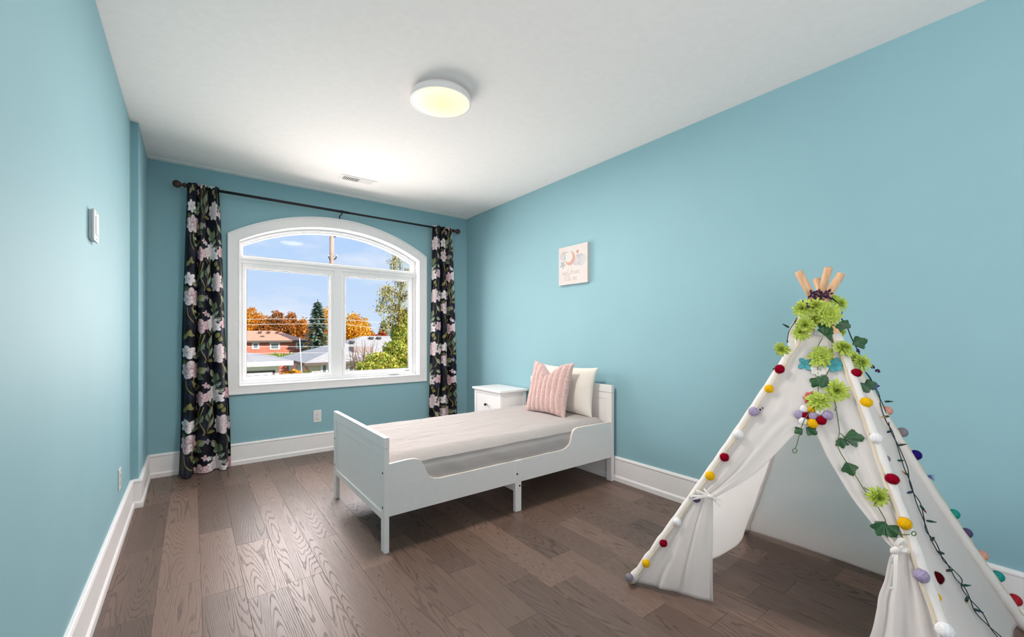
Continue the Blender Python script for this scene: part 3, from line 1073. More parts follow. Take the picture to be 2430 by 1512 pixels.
def curtain(name, xt, xb, nf, amp_t, amp_b, phase, nu, nv, label, sway, u0, stretch, bottom_out=None):
    U, V = np.meshgrid(np.linspace(0, 1, nu), np.linspace(0, 1, nv))     # V: 0 top
    z = 2.298 - V * (2.298 - 0.006)
    e = np.clip((V - 0.02) / 0.98, 0, 1)
    xl = xt[0] + (xb[0] - xt[0]) * e ** 0.9
    xr = xt[1] + (xb[1] - xt[1]) * e ** 0.9
    amp = amp_t + (amp_b - amp_t) * np.clip(e * 1.4, 0, 1)
    warp = U + 0.035 * np.sin(2 * np.pi * (U * 1.7 + V * 0.35 + phase)) + 0.02 * np.sin(2 * np.pi * (U * 3.1 - V * 0.6))
    ph = 2 * np.pi * (nf * warp + phase)
    # folds are tight at the header and loosen downwards
    tight = np.exp(-V * 5.0)
    s = np.sin(ph)
    fold = np.sign(s) * np.abs(s) ** 0.75
    y = RY + 0.004 + amp * fold * (1 - 0.25 * tight) + tight * 0.007 * np.sin(2 * np.pi * nf * 2.7 * warp + 1.0)
    x = xl + (xr - xl) * U + 0.012 * np.cos(ph) * np.clip(e * 2, 0, 1) + 0.006 * np.sin(9 * V + 7 * U) * e
    y += sway * np.sin(V * 3.0) * 0.01
    # rod pocket hugging the rod
    pk = np.exp(-((z - RZ) / 0.030) ** 2)
    y = y * (1 - pk) + (RY + np.where(s > 0, 0.0145, -0.0165) + 0.004 * s) * pk
    z = z + 0.004 * np.sin(ph * 1.0 + 1.0) * (V < 0.03)
    if bottom_out is not None:
        bx = np.exp(-((U - bottom_out[0]) / 0.16) ** 2) * np.clip((V - 0.72) / 0.28, 0, 1) ** 1.6
        y -= bottom_out[1] * bx
    colr = FLORAL.sample(u0 + U * stretch, (2.298 - z) * 1.0 + 0.05)
    # hem turned at the foot and the sides
    o = grid_mesh(name, np.stack([x, y, z], -1), 'curtain_print', colr)
    return tag(o, label, 'curtain', 'floral curtains')


curtain('curtain', (-0.030, 0.176), (-0.086, 0.268), 3, 0.026, 0.046, 0.30, 210, 1000,
        'dark floral curtain hanging to the floor at the left of the window', 0.6, -0.012, 0.47, (0.16, 0.085))
curtain('curtain', (2.088, 2.316), (2.040, 2.376), 3, 0.026, 0.042, 0.05, 180, 860,
        'dark floral curtain beside the nightstand, its foot hidden by the bed', -0.4, 0.30, 0.50)

# ------------------------------------------------------------------ bed
BX0, BX1, BY0, BY1 = 0.768, 2.540, 2.070, 3.018
bed = thing('toddler_bed', ((BX0 + BX1) / 2, (BY0 + BY1) / 2, 0), 'white painted wooden child bed with cut-out side rails', 'bed')
LT, LW = 0.025, 0.050
def end_board(x0, x1, top, nm, face):
    b = part(nm, 'bed_paint', bed, lambda m: m.box(x0 + 0.006, x1 - 0.006, BY0 + LW - 0.003, BY1 - LW + 0.003, 0.19, top - 0.100))
    for y0 in (BY0, BY1 - LW):
        lg = boxp('leg', 'bed_paint', bed, (x0, x1, y0, y0 + LW, 0, top - 0.0565), 0.0015)
        for zz in (0.40, 0.225):
            yy = y0 + LW / 2
            MB().lathe([(0.0058, 0.0), (0.0058, face * 0.0015), (0.003, face * 0.0018)], 16, (x0 if face < 0 else x1, yy, zz), 'X').build('bolt', 'bolt_dark', lg, smooth=True)
    boxp('top_rail', 'bed_paint', bed, (x0 - 0.001, x1 + 0.001, BY0 - 0.0005, BY1 + 0.0005, top - 0.055, top), 0.002)
    boxp('upper_rail', 'bed_paint', bed, (x0 + 0.003, x1 - 0.003, BY0 + LW, BY1 - LW, top - 0.105, top - 0.0556), 0.0015)
    boxp('lower_rail', 'bed_paint', bed, (x0 + 0.0005, x1 - 0.0005, BY0 + LW, BY1 - LW, 0.160, 0.197), 0.0015)
end_board(BX0, BX0 + LT, 0.582, 'foot_panel', -1)
end_board(BX1 - 0.030, BX1, 0.720, 'head_panel', -1)
RB = 0.180
def rail_poly(xa, xb, hi_side):
    if hi_side == 'L':
        top = [(xa, 0.446), (0.890, 0.451), (0.930, 0.450), (0.955, 0.441), (0.973, 0.425), (0.988, 0.398), (1.004, 0.360), (1.022, 0.336), (1.045, 0.323), (1.080, 0.317), (xb, 0.317)]
    else:
        top = [(xa, 0.317), (1.985, 0.317), (2.020, 0.320), (2.048, 0.330), (2.070, 0.346), (2.086, 0.372), (2.097, 0.408), (2.110, 0.432), (2.128, 0.444), (2.155, 0.449), (2.240, 0.449), (xb, 0.445)]
    return [(xa, RB)] + top + [(xb, RB)]
for y0, y1 in ((BY0 + 0.003, BY0 + 0.021), (BY1 - 0.021, BY1 - 0.003)):
    for xa, xb, sd in ((BX0 + LT, 1.602, 'L'), (1.602, BX1 - 0.030, 'R')):
        poly = rail_poly(xa, xb, sd)
        r_ = part('side_rail', 'bed_paint', bed, lambda m: m.prism(poly, lambda a, b, d: (a, d, b), y0, y1), bevel=0.001)
        tp = poly[1:-1]
        def edge(m):
            v, f = [], []
            for a, b in tp:
                v += [(a, y0 + 0.001, b + 0.0006), (a, y1 - 0.001, b + 0.0006)]
            n = len(tp)
            f = [(2 * i, 2 * i + 1, 2 * i + 3, 2 * i + 2) for i in range(n - 1)]
            m.add(v, f)
        part('raw_edge', 'raw_edge', r_, edge)
    yy0, yy1 = (BY0 - 0.002, BY0 + 0.024) if y0 < 2.5 else (BY1 - 0.024, BY1 + 0.002)
    ml = boxp('middle_leg', 'bed_paint', bed, (1.598, 1.644, yy0, yy1, 0, 0.318), 0.002)
    if y0 < 2.5:
        for bx_, bz in ((1.610, 0.235), (1.630, 0.158)):
            MB().lathe([(0.0058, 0.0), (0.0058, -0.0015), (0.003, -0.0018)], 16, (bx_, BY0 - 0.002, bz), 'Y').build('bolt', 'bolt_dark', ml, smooth=True)
boxp('cross_bar', 'bed_paint', bed, (1.60, 1.64, BY0 + 0.024, BY1 - 0.024, 0.125, 0.180), 0.002)
for y0, y1 in ((BY0 + 0.021, BY0 + 0.041), (BY1 - 0.041, BY1 - 0.021)):
    boxp('slat_ledge', 'bed_paint', bed, (BX0 + LT, BX1 - 0.030, y0, y1, 0.185, 0.205), 0.001)
for i in range(12):
    x = BX0 + 0.10 + i * 0.142
    boxp('slat', 'raw_edge', bed, (x, x + 0.07, BY0 + 0.022, BY1 - 0.022, 0.205, 0.222), 0.001)

# mattress
MX0, MX1, MY0, MY1 = BX0 + LT + 0.008, BX1 - 0.036, BY0 + 0.026, BY1 - 0.026
def mattress():
    nx, ny = 200, 120
    rows = []
    def hgt(x, y):
        dx = min(x - MX0, MX1 - x); dy = min(y - MY0, MY1 - y)
        r = 0.075
        def fall(d):
            t = min(1, max(0, d / r)); return 1 - (1 - t) ** 2.2
        h = 0.425 + 0.046 * min(fall(dx), 1) * fall(dy)
        h += 0.010 * math.sin(math.pi * (y - MY0) / (MY1 - MY0))
        # creases from packing, running along the bed
        for yc, a, w in ((2.36, 0.0030, 0.006), (2.58, 0.0026, 0.006), (2.78, 0.0022, 0.006)):
            yy = y - yc - 0.012 * math.sin(x * 4 + yc * 9)
            h -= a * math.exp(-(yy / w) ** 2)
        n1 = noise.noise(Vector((x * 5, y * 15, 0.3)))
        n2 = noise.noise(Vector((x * 13, y * 26, 4.1)))
        h += 0.0032 * n1 + 0.0012 * n2
        n3 = noise.noise(Vector((x * 3 + y * 3, y * 11 - x * 2, 9.0)))
        h -= 0.0016 * max(0, 1 - abs(n3) * 12)
        n4 = noise.noise(Vector((x * 2.5 - y * 2, y * 10 + x * 3, 2.0)))
        h -= 0.0016 * max(0, 1 - abs(n4) * 14)
        return h
    for j in range(ny + 1):
        y = MY0 + (MY1 - MY0) * j / ny
        rows.append([(MX0 + (MX1 - MX0) * i / nx, y, hgt(MX0 + (MX1 - MX0) * i / nx, y)) for i in range(nx + 1)])
    m = MB(); m.grid(rows)
    # sides
    def side(pts, nrm):
        k = 14
        rr = []
        for q in range(k + 1):
            t = q / k
            row = []
            for p in pts:
                z = p[2] + (0.223 - p[2]) * t
                bulge = 0.012 * math.sin(math.pi * t)
                wr = 0.006 * noise.noise(Vector((p[0] * 7 + z * 9, z * 4 + p[0] * 2, p[1] * 2))) * math.sin(math.pi * min(1, t * 1.5))
                seam = -0.004 * math.exp(-((t - 0.06) / 0.03) ** 2)
                row.append((p[0] + nrm[0] * (bulge + wr + seam), p[1] + nrm[1] * (bulge + wr + seam), z))
            rr.append(row)
        m.grid(rr)
    side(rows[0], (0, -1)); side(rows[-1], (0, 1))
    side([r[0] for r in rows], (-1, 0)); side([r[-1] for r in rows], (1, 0))
    m.box(MX0 + 0.01, MX1 - 0.01, MY0 + 0.01, MY1 - 0.01, 0.2225, 0.2245)
    o = m.build('mattress', 'sheet_cotton', smooth=True)
    bm = bmesh.new(); bm.from_mesh(o.data); bmesh.ops.remove_doubles(bm, verts=bm.verts, dist=1e-5)
    bmesh.ops.recalc_face_normals(bm, faces=bm.faces); bm.to_mesh(o.data); bm.free()
    return o
tag(mattress(), 'creased cream sheeted mattress lying in the white bed', 'mattress')


def cushion_mesh(name, mat, O, W, Hh, Nn, w, h, th, ribs=0, chop=0.0, seed=0, pinch=0.12, wob=0.01, nu=90, nv=90):
    """two bulged skins joined along a seam; O bottom middle, W/Hh/Nn unit axes"""
    O, W, Hh, Nn = Vector(O), Vector(W).normalized(), Vector(Hh).normalized(), Vector(Nn).normalized()
    m = MB()
    for sgn in (1, -1):
        rows = []
        for j in range(nv + 1):
            t = j / nv * 2 - 1
            row = []
            for i in range(nu + 1):
                s = i / nu * 2 - 1
                ex = 1 - pinch * (1 - abs(t) ** 2.2) * 0.6     # sides pulled in between corners
                ey = 1 - pinch * (1 - abs(s) ** 2.2) * 0.6
                x = s * w / 2 * ex
                y = (t * h / 2) * ey + h / 2
                b = max(0.0, (1 - abs(s) ** 2.6)) ** 0.55 * max(0.0, (1 - abs(t) ** 2.6)) ** 0.55
                z = sgn * th / 2 * b
                if ribs:
                    rp = math.cos(math.pi * s * ribs)
                    z += sgn * (0.017 * abs(math.cos(math.pi * s * ribs / 2.0)) ** 0.6 - 0.008) * min(1, b * 3)
                    z += sgn * 0.0035 * noise.noise(Vector((s * 55, t * 55, seed))) * min(1, b * 4)
                    edge = 0.004 * noise.noise(Vector((s * 30, t * 30, seed + 3)))
                    x += edge; y += edge * 0.5
                z += sgn * wob * noise.noise(Vector((s * 2.3 + seed, t * 2.3, sgn * 1.7))) * b
                if wob > 0.012:
                    cz = noise.noise(Vector((s * 3 + t * 2.2 + seed, t * 2.5 - s, 5.0)))
                    z -= sgn * 0.006 * max(0, 1 - abs(cz) * 9) * min(1, b * 2)
                if chop and t > 0:
                    k = math.exp(-((s + 0.02) / 0.33) ** 2) * t ** 2.0
                    y -= chop * k
                row.append(O + W * x + Hh * y + Nn * z)
            rows.append(row)
        m.grid(rows)
    o = m.build(name, mat, smooth=True, fixn=False)
    bm = bmesh.new(); bm.from_mesh(o.data); bmesh.ops.remove_doubles(bm, verts=bm.verts, dist=1e-6)
    bmesh.ops.recalc_face_normals(bm, faces=bm.faces); bm.to_mesh(o.data); bm.free()
    return o


pil = cushion_mesh('pillow', 'pillow_cotton', (2.398, 2.500, 0.470), (0.03, -1, 0), (0.155, -0.02, 0.985), (-0.985, -0.03, 0.155), 0.66, 0.385, 0.135, seed=4, pinch=0.14, wob=0.0115, nu=80, nv=60)
tag(pil, 'plain cream pillow leaning on the headboard', 'pillow')
cu = cushion_mesh('cushion', 'pink_fur', (2.214, 2.500, 0.470), (0.085, -0.99, 0), (0.26, 0.02, 0.965), (-0.965, -0.085, 0.26), 0.43, 0.43, 0.125, ribs=8, chop=0.10, seed=8, pinch=0.16, wob=0.006, nu=170, nv=120)
tag(cu, 'pink ribbed faux fur cushion in front of the cream pillow', 'cushion')
m = MB().box(-0.001, 0.001, -0.012, 0.004, 0.0, 0.024)
tg = m.build('tag', 'plate_white', None)
tg.location = onz(1338, 983, 0.49); tg.rotation_euler = (0.25, 0.1, 0.3)
tg.parent = cu; tg.matrix_parent_inverse = parent_inv(cu); tg['label'] = 'small white sewn label'

# ------------------------------------------------------------------ nightstand
NX0, NX1, NY0, NY1, NH = 2.222, 2.548, 3.105, 3.585, 0.588
ns_ = thing('nightstand', ((NX0 + NX1) / 2, (NY0 + NY1) / 2, 0), 'white nightstand with one dark knob behind the bed', 'nightstand')
boxp('top', 'cabinet_paint', ns_, (NX0, NX1, NY0, NY1, NH - 0.020, NH), 0.003)
bx0, bx1, by0, by1 = NX0 + 0.016, NX1 - 0.004, NY0 + 0.018, NY1 - 0.018
for x in (bx0, bx1 - 0.034):
    for y in (by0, by1 - 0.034):
        boxp('leg', 'cabinet_paint', ns_, (x, x + 0.034, y, y + 0.034, 0, NH - 0.020), 0.002)
for y in (by0 + 0.008, by1 - 0.014):
    boxp('side_panel', 'cabinet_paint', ns_, (bx0 + 0.034, bx1 - 0.034, y, y + 0.006, 0.10, NH - 0.020), 0.001)
boxp('back_panel', 'cabinet_paint', ns_, (bx1 - 0.012, bx1 - 0.006, by0 + 0.034, by1 - 0.034, 0.10, NH - 0.020), 0.001)
boxp('front_rail', 'cabinet_paint', ns_, (bx0 + 0.001, bx0 + 0.022, by0 + 0.034, by1 - 0.034, NH - 0.052, NH - 0.020), 0.0015)
boxp('lower_shelf', 'cabinet_paint', ns_, (bx0 + 0.004, bx1 - 0.01, by0 + 0.010, by1 - 0.010, 0.10, 0.12), 0.002)
boxp('lower_rail', 'cabinet_paint', ns_, (bx0 + 0.001, bx0 + 0.022, by0 + 0.034, by1 - 0.034, 0.30, 0.325), 0.0015)
dr = boxp('drawer', 'cabinet_paint', ns_, (bx0 + 0.003, bx0 + 0.022, by0 + 0.037, by1 - 0.037, 0.328, NH - 0.055), 0.002)
MB().lathe([(0.006, 0), (0.005, -0.008), (0.007, -0.012), (0.0125, -0.017), (0.0135, -0.022), (0.010, -0.027), (0.002, -0.029)], 20, (bx0 + 0.003, (by0 + by1) / 2 + 0.004, 0.438), 'X').build('knob', 'bolt_dark', dr, smooth=True)

# ------------------------------------------------------------------ wall canvas
PY0, PY1, PZ0, PZ1, PX = 2.336, 2.668, 1.527, 1.850, 2.536
canv = Canvas(PY1 - PY0, PZ1 - PZ0, 0.0011, lin(243, 238, 234), wrap=False)
def Q(x, y):       # photo crop coords -> metres from the top left of the canvas
    u = (x - 390) / (1055 - 390)
    top = 405 - 155 * u; bot = 1295 - 85 * u
    return u * (PY1 - PY0), (y - top) / (bot - top) * (PZ1 - PZ0)
def print_canvas(c):
    blush = lin(248, 226, 222)
    for x, y, r in ((430, 450, 0.05), (1000, 1000, 0.06), (420, 1150, 0.06), (700, 1230, 0.05), (980, 350, 0.04)):
        px, py = Q(x, y); c.ell(px, py, r, r * 0.8, 0, blush, blush, 0.35)
    g0, g1, g2 = lin(206, 208, 210), lin(222, 220, 222), lin(214, 210, 198)
    for x, y, r, cc in ((590, 560, 0.026, g0), (620, 600, 0.022, g0), (455, 610, 0.022, g1), (500, 560, 0.026, g2), (545, 545, 0.026, g2), (500, 630, 0.028, g1), (560, 620, 0.026, g0), (600, 540, 0.020, g0)):
        px, py = Q(x, y); c.ell(px, py, r, r, 0, cc, tuple(min(1, q * 1.1) for q in cc))
    for x, y, r, cc in ((835, 600, 0.022, g0), (920, 595, 0.026, g0), (985, 640, 0.026, g1), (780, 750, 0.018, g0), (830, 745, 0.026, g1), (920, 735, 0.030, g1), (870, 660, 0.044, g0), (940, 680, 0.036, g1), (800, 680, 0.030, g1)):
        px, py = Q(x, y); c.ell(px, py, r, r, 0, cc, tuple(min(1, q * 1.08) for q in cc))
    mo = np.array(lin(226, 172, 154)); mo2 = np.array(lin(232, 186, 170))
    mx_, my_ = Q(660, 640)
    def moon(X, Y):
        R = 0.058
        outer = np.hypot(X / R, Y / (R * 1.02))
        inner = np.hypot((X + 0.016) / 0.047, (Y + 0.016) / 0.047)
        al = np.clip((1 - outer) * R / 0.0012 + 0.5, 0, 1) * np.clip((inner - 1) * 0.047 / 0.0012 + 0.5, 0, 1)
        t = np.clip(0.5 + Y / 0.1, 0, 1)[..., None]
        return al, mo * (1 - t) + mo2 * t
    wl_ = np.array(lin(243, 239, 237))
    c.stamp(mx_, my_, 0.05, lambda X, Y: (np.clip((1 - np.hypot((X + 0.016) / 0.046, (Y + 0.016) / 0.046)) * 40, 0, 1), wl_))
    c.stamp(mx_, my_, 0.065, moon)
    def star(x, y, R, rot, cc):
        px, py = Q(x, y)
        cc = np.array(cc)
        def fn(X, Y):
            a = np.arctan2(X, -Y) + rot; r = np.hypot(X, Y)
            k = np.abs(((a / (2 * np.pi / 5)) % 1) - 0.5) * 2      # 1 at points
            lim = R * (0.45 + 0.55 * k ** 1.6)
            return np.clip((lim - r) / 0.0012 + 0.5, 0, 1), cc
        c.stamp(px, py, R, fn)
    star(488, 800, 0.040, math.pi / 5 + 0.1, lin(196, 200, 200))
    star(835, 475, 0.021, math.pi / 5 + 0.1, lin(226, 164, 150))
    # the handwritten line "sweet dreams / little one"
    ink = lin(190, 172, 170)
    def wr(glyphs, x, y, sc):
        for ch in glyphs:
            wdt, strokes = GL[ch]
            wdt *= 0.94
            for st in strokes:
                c.line([(x + p[0] * sc, y - p[1] * sc) for p in st], 0.0019, ink)
            x += wdt * sc
    GL = {
        's': (0.62, [[(0.5, 0.85), (0.25, 0.95), (0.2, 0.7), (0.45, 0.4), (0.4, 0.08), (0.1, 0.05)]]),
        'w': (0.95, [[(0.05, 0.9), (0.12, 0.2), (0.3, 0.05), (0.45, 0.8), (0.55, 0.1), (0.75, 0.2), (0.85, 0.95)]]),
        'e': (0.6, [[(0.05, 0.45), (0.4, 0.65), (0.32, 0.98), (0.1, 0.75), (0.12, 0.15), (0.4, 0.0), (0.6, 0.3)]]),
        't': (0.55, [[(0.3, 2.0), (0.22, 0.6), (0.3, 0.0), (0.55, 0.25)], [(0.0, 1.3), (0.6, 1.45)]]),
        'd': (0.8, [[(0.55, 0.85), (0.25, 0.95), (0.05, 0.45), (0.25, 0.0), (0.55, 0.5), (0.7, 2.3), (0.6, 0.6), (0.8, 0.05)]]),
        'r': (0.6, [[(0.05, 0.9), (0.18, 0.6), (0.15, 0.0), (0.22, 0.7), (0.42, 0.98), (0.6, 0.85)]]),
        'a': (0.75, [[(0.5, 0.85), (0.22, 0.92), (0.05, 0.4), (0.25, 0.0), (0.5, 0.6), (0.55, 0.1), (0.75, 0.2)]]),
        'm': (1.05, [[(0.05, 0.9), (0.12, 0.0), (0.28, 0.9), (0.42, 0.7), (0.45, 0.0), (0.62, 0.9), (0.78, 0.7), (0.82, 0.05), (1.05, 0.25)]]),
        'l': (0.45, [[(0.05, 0.3), (0.35, 1.6), (0.25, 2.2), (0.14, 1.4), (0.18, 0.1), (0.45, 0.2)]]),
        'i': (0.4, [[(0.1, 0.9), (0.16, 0.1), (0.4, 0.2)], [(0.2, 1.35), (0.22, 1.42)]]),
        'o': (0.65, [[(0.4, 0.95), (0.12, 0.7), (0.12, 0.15), (0.4, 0.05), (0.55, 0.55), (0.4, 0.95), (0.65, 0.85)]]),
        'n': (0.75, [[(0.05, 0.9), (0.14, 0.0), (0.3, 0.85), (0.48, 0.75), (0.5, 0.1), (0.75, 0.25)]]),
        ' ': (0.62, []),
    }
    x, y = Q(470, 1040)
    wr('sweet dreams', x - 0.006, y + 0.004, 0.0275)
    x, y = Q(530, 1180)
    wr('little one', x - 0.004, y + 0.002, 0.0285)
print_canvas(canv)
canv.a *= 0.74
pic = thing('wall_canvas', (XR, (PY0 + PY1) / 2, (PZ0 + PZ1) / 2), 'square white canvas print with peach moon, clouds and script on the right wall', 'picture')
boxp('stretcher', 'canvas_side', pic, (PX + 0.0006, XR, PY0, PY1, PZ0, PZ1), 0.0015)
U, V = np.meshgrid(np.linspace(0, 1, 290), np.linspace(0, 1, 280))
pp = np.stack([np.full_like(U, PX), PY1 - U * (PY1 - PY0), PZ1 - V * (PZ1 - PZ0)], -1)
po = grid_mesh('printed_face', pp, 'canvas_print', canv.sample(U * (PY1 - PY0), V * (PZ1 - PZ0)))
po.parent = pic; po.matrix_parent_inverse = parent_inv(pic)

# ------------------------------------------------------------------ play tent
TC = Vector((2.02, 0.63, 0))
tent = thing('play_tent', TC, 'white canvas teepee play tent with tied-back flaps and pompom edging', 'play tent')
# each pole: foot, tip, bow (the dowels flex a little)
POLES = {
    'FL': (Vector((1.546, 1.171, 0.004)), atd(1996, 651, 1.700), -0.018),
    'FR': (Vector((1.585, 0.105, 0.004)), atd(1938, 664, 1.775), 0.0),
    'BR': (Vector((2.462, 0.085, 0.004)), atd(1895, 646, 1.730), -0.030),
    'BL': (Vector((2.470, 1.090, 0.004)), atd(1966, 637, 1.655), -0.015),
}
AX = Vector((2.03, 0.62, 0))


def pole_pt(k, z):
    a, b, bow = POLES[k]
    t = (z - a.z) / (b.z - a.z)
    p = a + (b - a) * t
    d = (a - AX); d.z = 0
    d.normalize()
    p += d * bow * 4 * t * (1 - t) * (1 if t < 1 else 0)
    p.z = z
    return p


PR = 0.0145
for k, (a, b, bow) in POLES.items():
    zs = [a.z + (b.z - 0.001 - a.z) * i / 24 for i in range(25)]
    m = MB().tube([pole_pt(k, z) for z in zs] + [b + (b - a).normalized() * 0.002, b + (b - a).normalized() * 0.004], [PR] * 25 + [PR * 0.9, PR * 0.7], 16)
    m.build('pole', 'pine_dowel', tent, smooth=True)
ZT = {'FL': 1.098, 'FR': 1.100, 'BR': 1.120, 'BL': 1.12}
SR = 0.0168
for k in POLES:
    zs = [0.012 + (ZT[k] - 0.012) * i / 40 for i in range(41)]
    m = MB()
    pts = [pole_pt(k, z) for z in zs]
    rs = [SR + 0.0016 * math.sin(i * 2.1) * (1.6 if i < 8 else 0.6) + (0.002 if i < 2 else 0) for i in range(41)]
    m.tube(pts, rs, 14)
    m.build('pole_sleeve', 'sleeve_canvas', tent, smooth=True)


def fbm(x, y, s):
    return noise.noise(Vector((x, y, s))) + 0.5 * noise.noise(Vector((2.1 * x, 2.1 * y, s + 7)))


PANELS = []


def panel_rows(kA, kB, nrm_in, sag, wr, seed, zt=1.10, nu=60, nv=90, bottom=None, zb=0.012):
    rows = []
    for j in range(nv + 1):
        t = j / nv
        row = []
        for i in range(nu + 1):
            u = i / nu
            z = zb + (zt - zb) * t
            a, b = pole_pt(kA, z), pole_pt(kB, z)
            p = a.lerp(b, u)
            e = 4 * u * (1 - u)
            d = sag * e * math.sin(math.pi * min(1, t * 0.9 + 0.1))
            # diagonal drag lines plus soft wrinkles
            d += wr * e * fbm(u * 2.2 + t * 2.5, t * 6 - u * 2.5, seed) * 1.0
            d += wr * 0.5 * e * math.sin(16 * (t + 0.35 * (u - 0.5) ** 2 * 4 + 0.05 * seed)) * (1 - t) ** 2
            if bottom:
                q, dz = bottom(u)
                d += q * (1 - t) ** 3
                p.z += dz * (1 - t) ** 4
            row.append(p + nrm_in * d)
        rows.append(row)
    return rows


def mk_panel(name, rows, label=None, solid=0.0012):
    m = MB(); m.grid(rows)
    PANELS.append((m.v[:], m.f[:]))
    o = m.build(name, 'tent_canvas', tent, smooth=True, solid=solid, fixn=False)
    if label: o['label'] = label
    return o


mk_panel('back_panel', panel_rows('BL', 'BR', Vector((-1, 0, 0.35)).normalized(), 0.015, 0.028, 3.0, 1.12,
                                  bottom=lambda u: (0.0 * u, 0.012 * math.sin(math.pi * u))), 'back canvas panel seen inside the opening')
mk_panel('left_panel', panel_rows('FL', 'BL', Vector((0, -1, 0.3)).normalized(), 0.050, 0.014, 8.0, 1.12,
                                  bottom=lambda u: (0.12 * math.sin(math.pi * min(1, u * 1.04)) ** 0.8, 0.0)), 'left canvas panel bulging inward')
mk_panel('right_panel', panel_rows('FR', 'BR', Vector((0, 1, 0.3)).normalized(), 0.030, 0.012, 12.0, 1.11,
                                   bottom=lambda u: (0.02, 0.03 * math.sin(math.pi * u) + 0.02 * (u > 0.8) * (u - 0.8))), 'right canvas panel carrying the string lights')

# front flaps: a plane through the front poles, edges read off the slit
FN = (pole_pt('FR', 0.1) - pole_pt('FL', 0.1)).cross(pole_pt('FL', 1.0) - pole_pt('FL', 0.1)).normalized()
if FN.x > 0: FN = -FN                                     # outward, towards -X
FO = pole_pt('FL', 0.5).lerp(pole_pt('FR', 0.5), 0.5)


def on_front(x, y, off=0.0):
    r = ray(x, y)
    o = Vector((0, 0, EYE))
    t = (FO + FN * off - o).dot(FN) / r.dot(FN)
    return o + r * t


def poly_at(pts, s):
    """resample a list of points by arc length fraction"""
    L_ = [0]
    for a, b in zip(pts[:-1], pts[1:]): L_.append(L_[-1] + (b - a).length)
    q = s * L_[-1]
    for i in range(len(pts) - 1):
        if q <= L_[i + 1] or i == len(pts) - 2:
            return pts[i].lerp(pts[i + 1], (q - L_[i]) / max(1e-9, L_[i + 1] - L_[i]))


def flap(kp, segs, side, seed):
    """segs: list of (pole z from, pole z to, edge pixels with inward offset, rows)"""
    rows = []
    for si, (za, zb, edge, nr, foldk) in enumerate(segs):
        e3 = cat_rom([e if isinstance(e, Vector) else on_front(e[0], e[1], -(e[2] if len(e) > 2 else 0.0)) for e in edge], 6)
        for j in range(nr + (1 if si == len(segs) - 1 else 0)):
            s = j / nr
            z = za + (zb - za) * s
            a = pole_pt(kp, z)
            b = poly_at(e3, s)
            fk = foldk[0] + (foldk[1] - foldk[0]) * s
            row = []
            nu = 56
            for i in range(nu + 1):
                u = i / nu
                p = a.lerp(b, u)
                g = math.sin(math.pi * min(1, u * 1.15)) if u < 0.87 else 0.35
                wv = math.sin(u * 17 + 1.5 * math.sin(s * 2.2 + seed) + seed) * 0.6 + math.sin(u * 29 + seed * 2) * 0.3
                d = fk * wv * min(1, u * 4) * (1 if u < 0.97 else 0.4)
                d += 0.006 * fbm(u * 3, z * 5, seed) * g
                # hem rolled at the free edge
                d += fk * 0.5 * math.exp(-((u - 0.93) / 0.05) ** 2)
                row.append(p + FN * d)
            rows.append(row)
    m = MB(); m.grid(rows)
    PANELS.append((m.v[:], m.f[:]))
    o = m.build('front_flap', 'tent_canvas', tent, smooth=True, solid=0.0015, fixn=False)
    return o


def pole_z(k, py):
    """height on a pole that projects to picture row py"""
    lo, hi = 0.0, 1.3
    for _ in range(40):
        md = (lo + hi) / 2
        if proj(pole_pt(k, md))[1] > py: lo = md
        else: hi = md
    return lo


zl = lambda y: pole_z('FL', y)
zr = lambda y: pole_z('FR', y)
fl_ = flap('FL', [
    (1.098, zl(975), [(1946, 796), (1935, 900), (1914, 1012)], 24, (0.001, 0.003)),
    (zl(975), zl(1178), [(1914, 1012), (1887, 1030, 0.004), (1839, 1080, 0.012), (1795, 1122, 0.015), (1750, 1152, 0.010), (1692, 1183, -0.008)], 34, (0.004, 0.012)),
    (zl(1178), 0.012, [(1692, 1183, -0.008), (1693, 1230, 0.01), (1692, 1300, 0.04), (1691, 1370, 0.08), Vector((1.692, 0.875, 0.010))], 30, (0.010, 0.024)),
], -1, 1.0)
fl_['label'] = 'left front flap tied back to its pole'
fr_end = Vector((1.69, 0.42, 0.012))
fr_ = flap('FR', [
    (1.100, zr(985), [(1946, 796), (1935, 900), (1914, 1012)], 24, (0.001, 0.003)),
    (zr(985), zr(1302), [(1914, 1012), (1940, 1037, 0.004), (1961, 1080, 0.010), (1990, 1130, 0.014), (2025, 1186, 0.014), (2064, 1236, 0.010), (2101, 1284, 0.0), (2122, 1304, -0.008)], 40, (0.004, 0.010)),
    (zr(1302), 0.012, [(2122, 1304, -0.008), (2110, 1330, 0.004), (2100, 1376, 0.012), (2086, 1413, 0.02), (2080, 1452, 0.03), (2064, 1512, 0.045), fr_end], 36, (0.008, 0.026)),
], 1, 2.6)
fr_['label'] = 'right front flap gathered by a ribbon bow'

BVH = [BVHTree.FromPolygons([Vector(p) for p in v], f) for v, f in PANELS]
for k in POLES:
    mbt = MB().tube([pole_pt(k, 0.012 + 1.09 * i / 30) for i in range(31)], SR, 10)
    BVH.append(BVHTree.FromPolygons([Vector(p) for p in mbt.v], mbt.f))


def on_tent(x, y, off=0.0, fallback=None):
    """first point of the tent met by the sight line, lifted off its cloth"""
    o = Vector((0, 0, EYE)); r = ray(x, y).normalized()
    best = None
    for i, t in enumerate(BVH):
        if i in (0, 1):           # inner faces only count when nothing else is hit
            continue
        h = t.ray_cast(o, r)
        if h[0] is not None and (best is None or h[3] < best[1]):
            best = (h[0], h[3], h[1])
    if best is None:
        return fallback
    n = best[2]
    if n.dot(r) > 0: n = -n
    return best[0] + n * off, n


def by_pole(k, x, y):
    """point beside a pole, at the distance of the pole at that picture row"""
    return atd(x, y, depth(pole_pt(k, pole_z(k, y))))


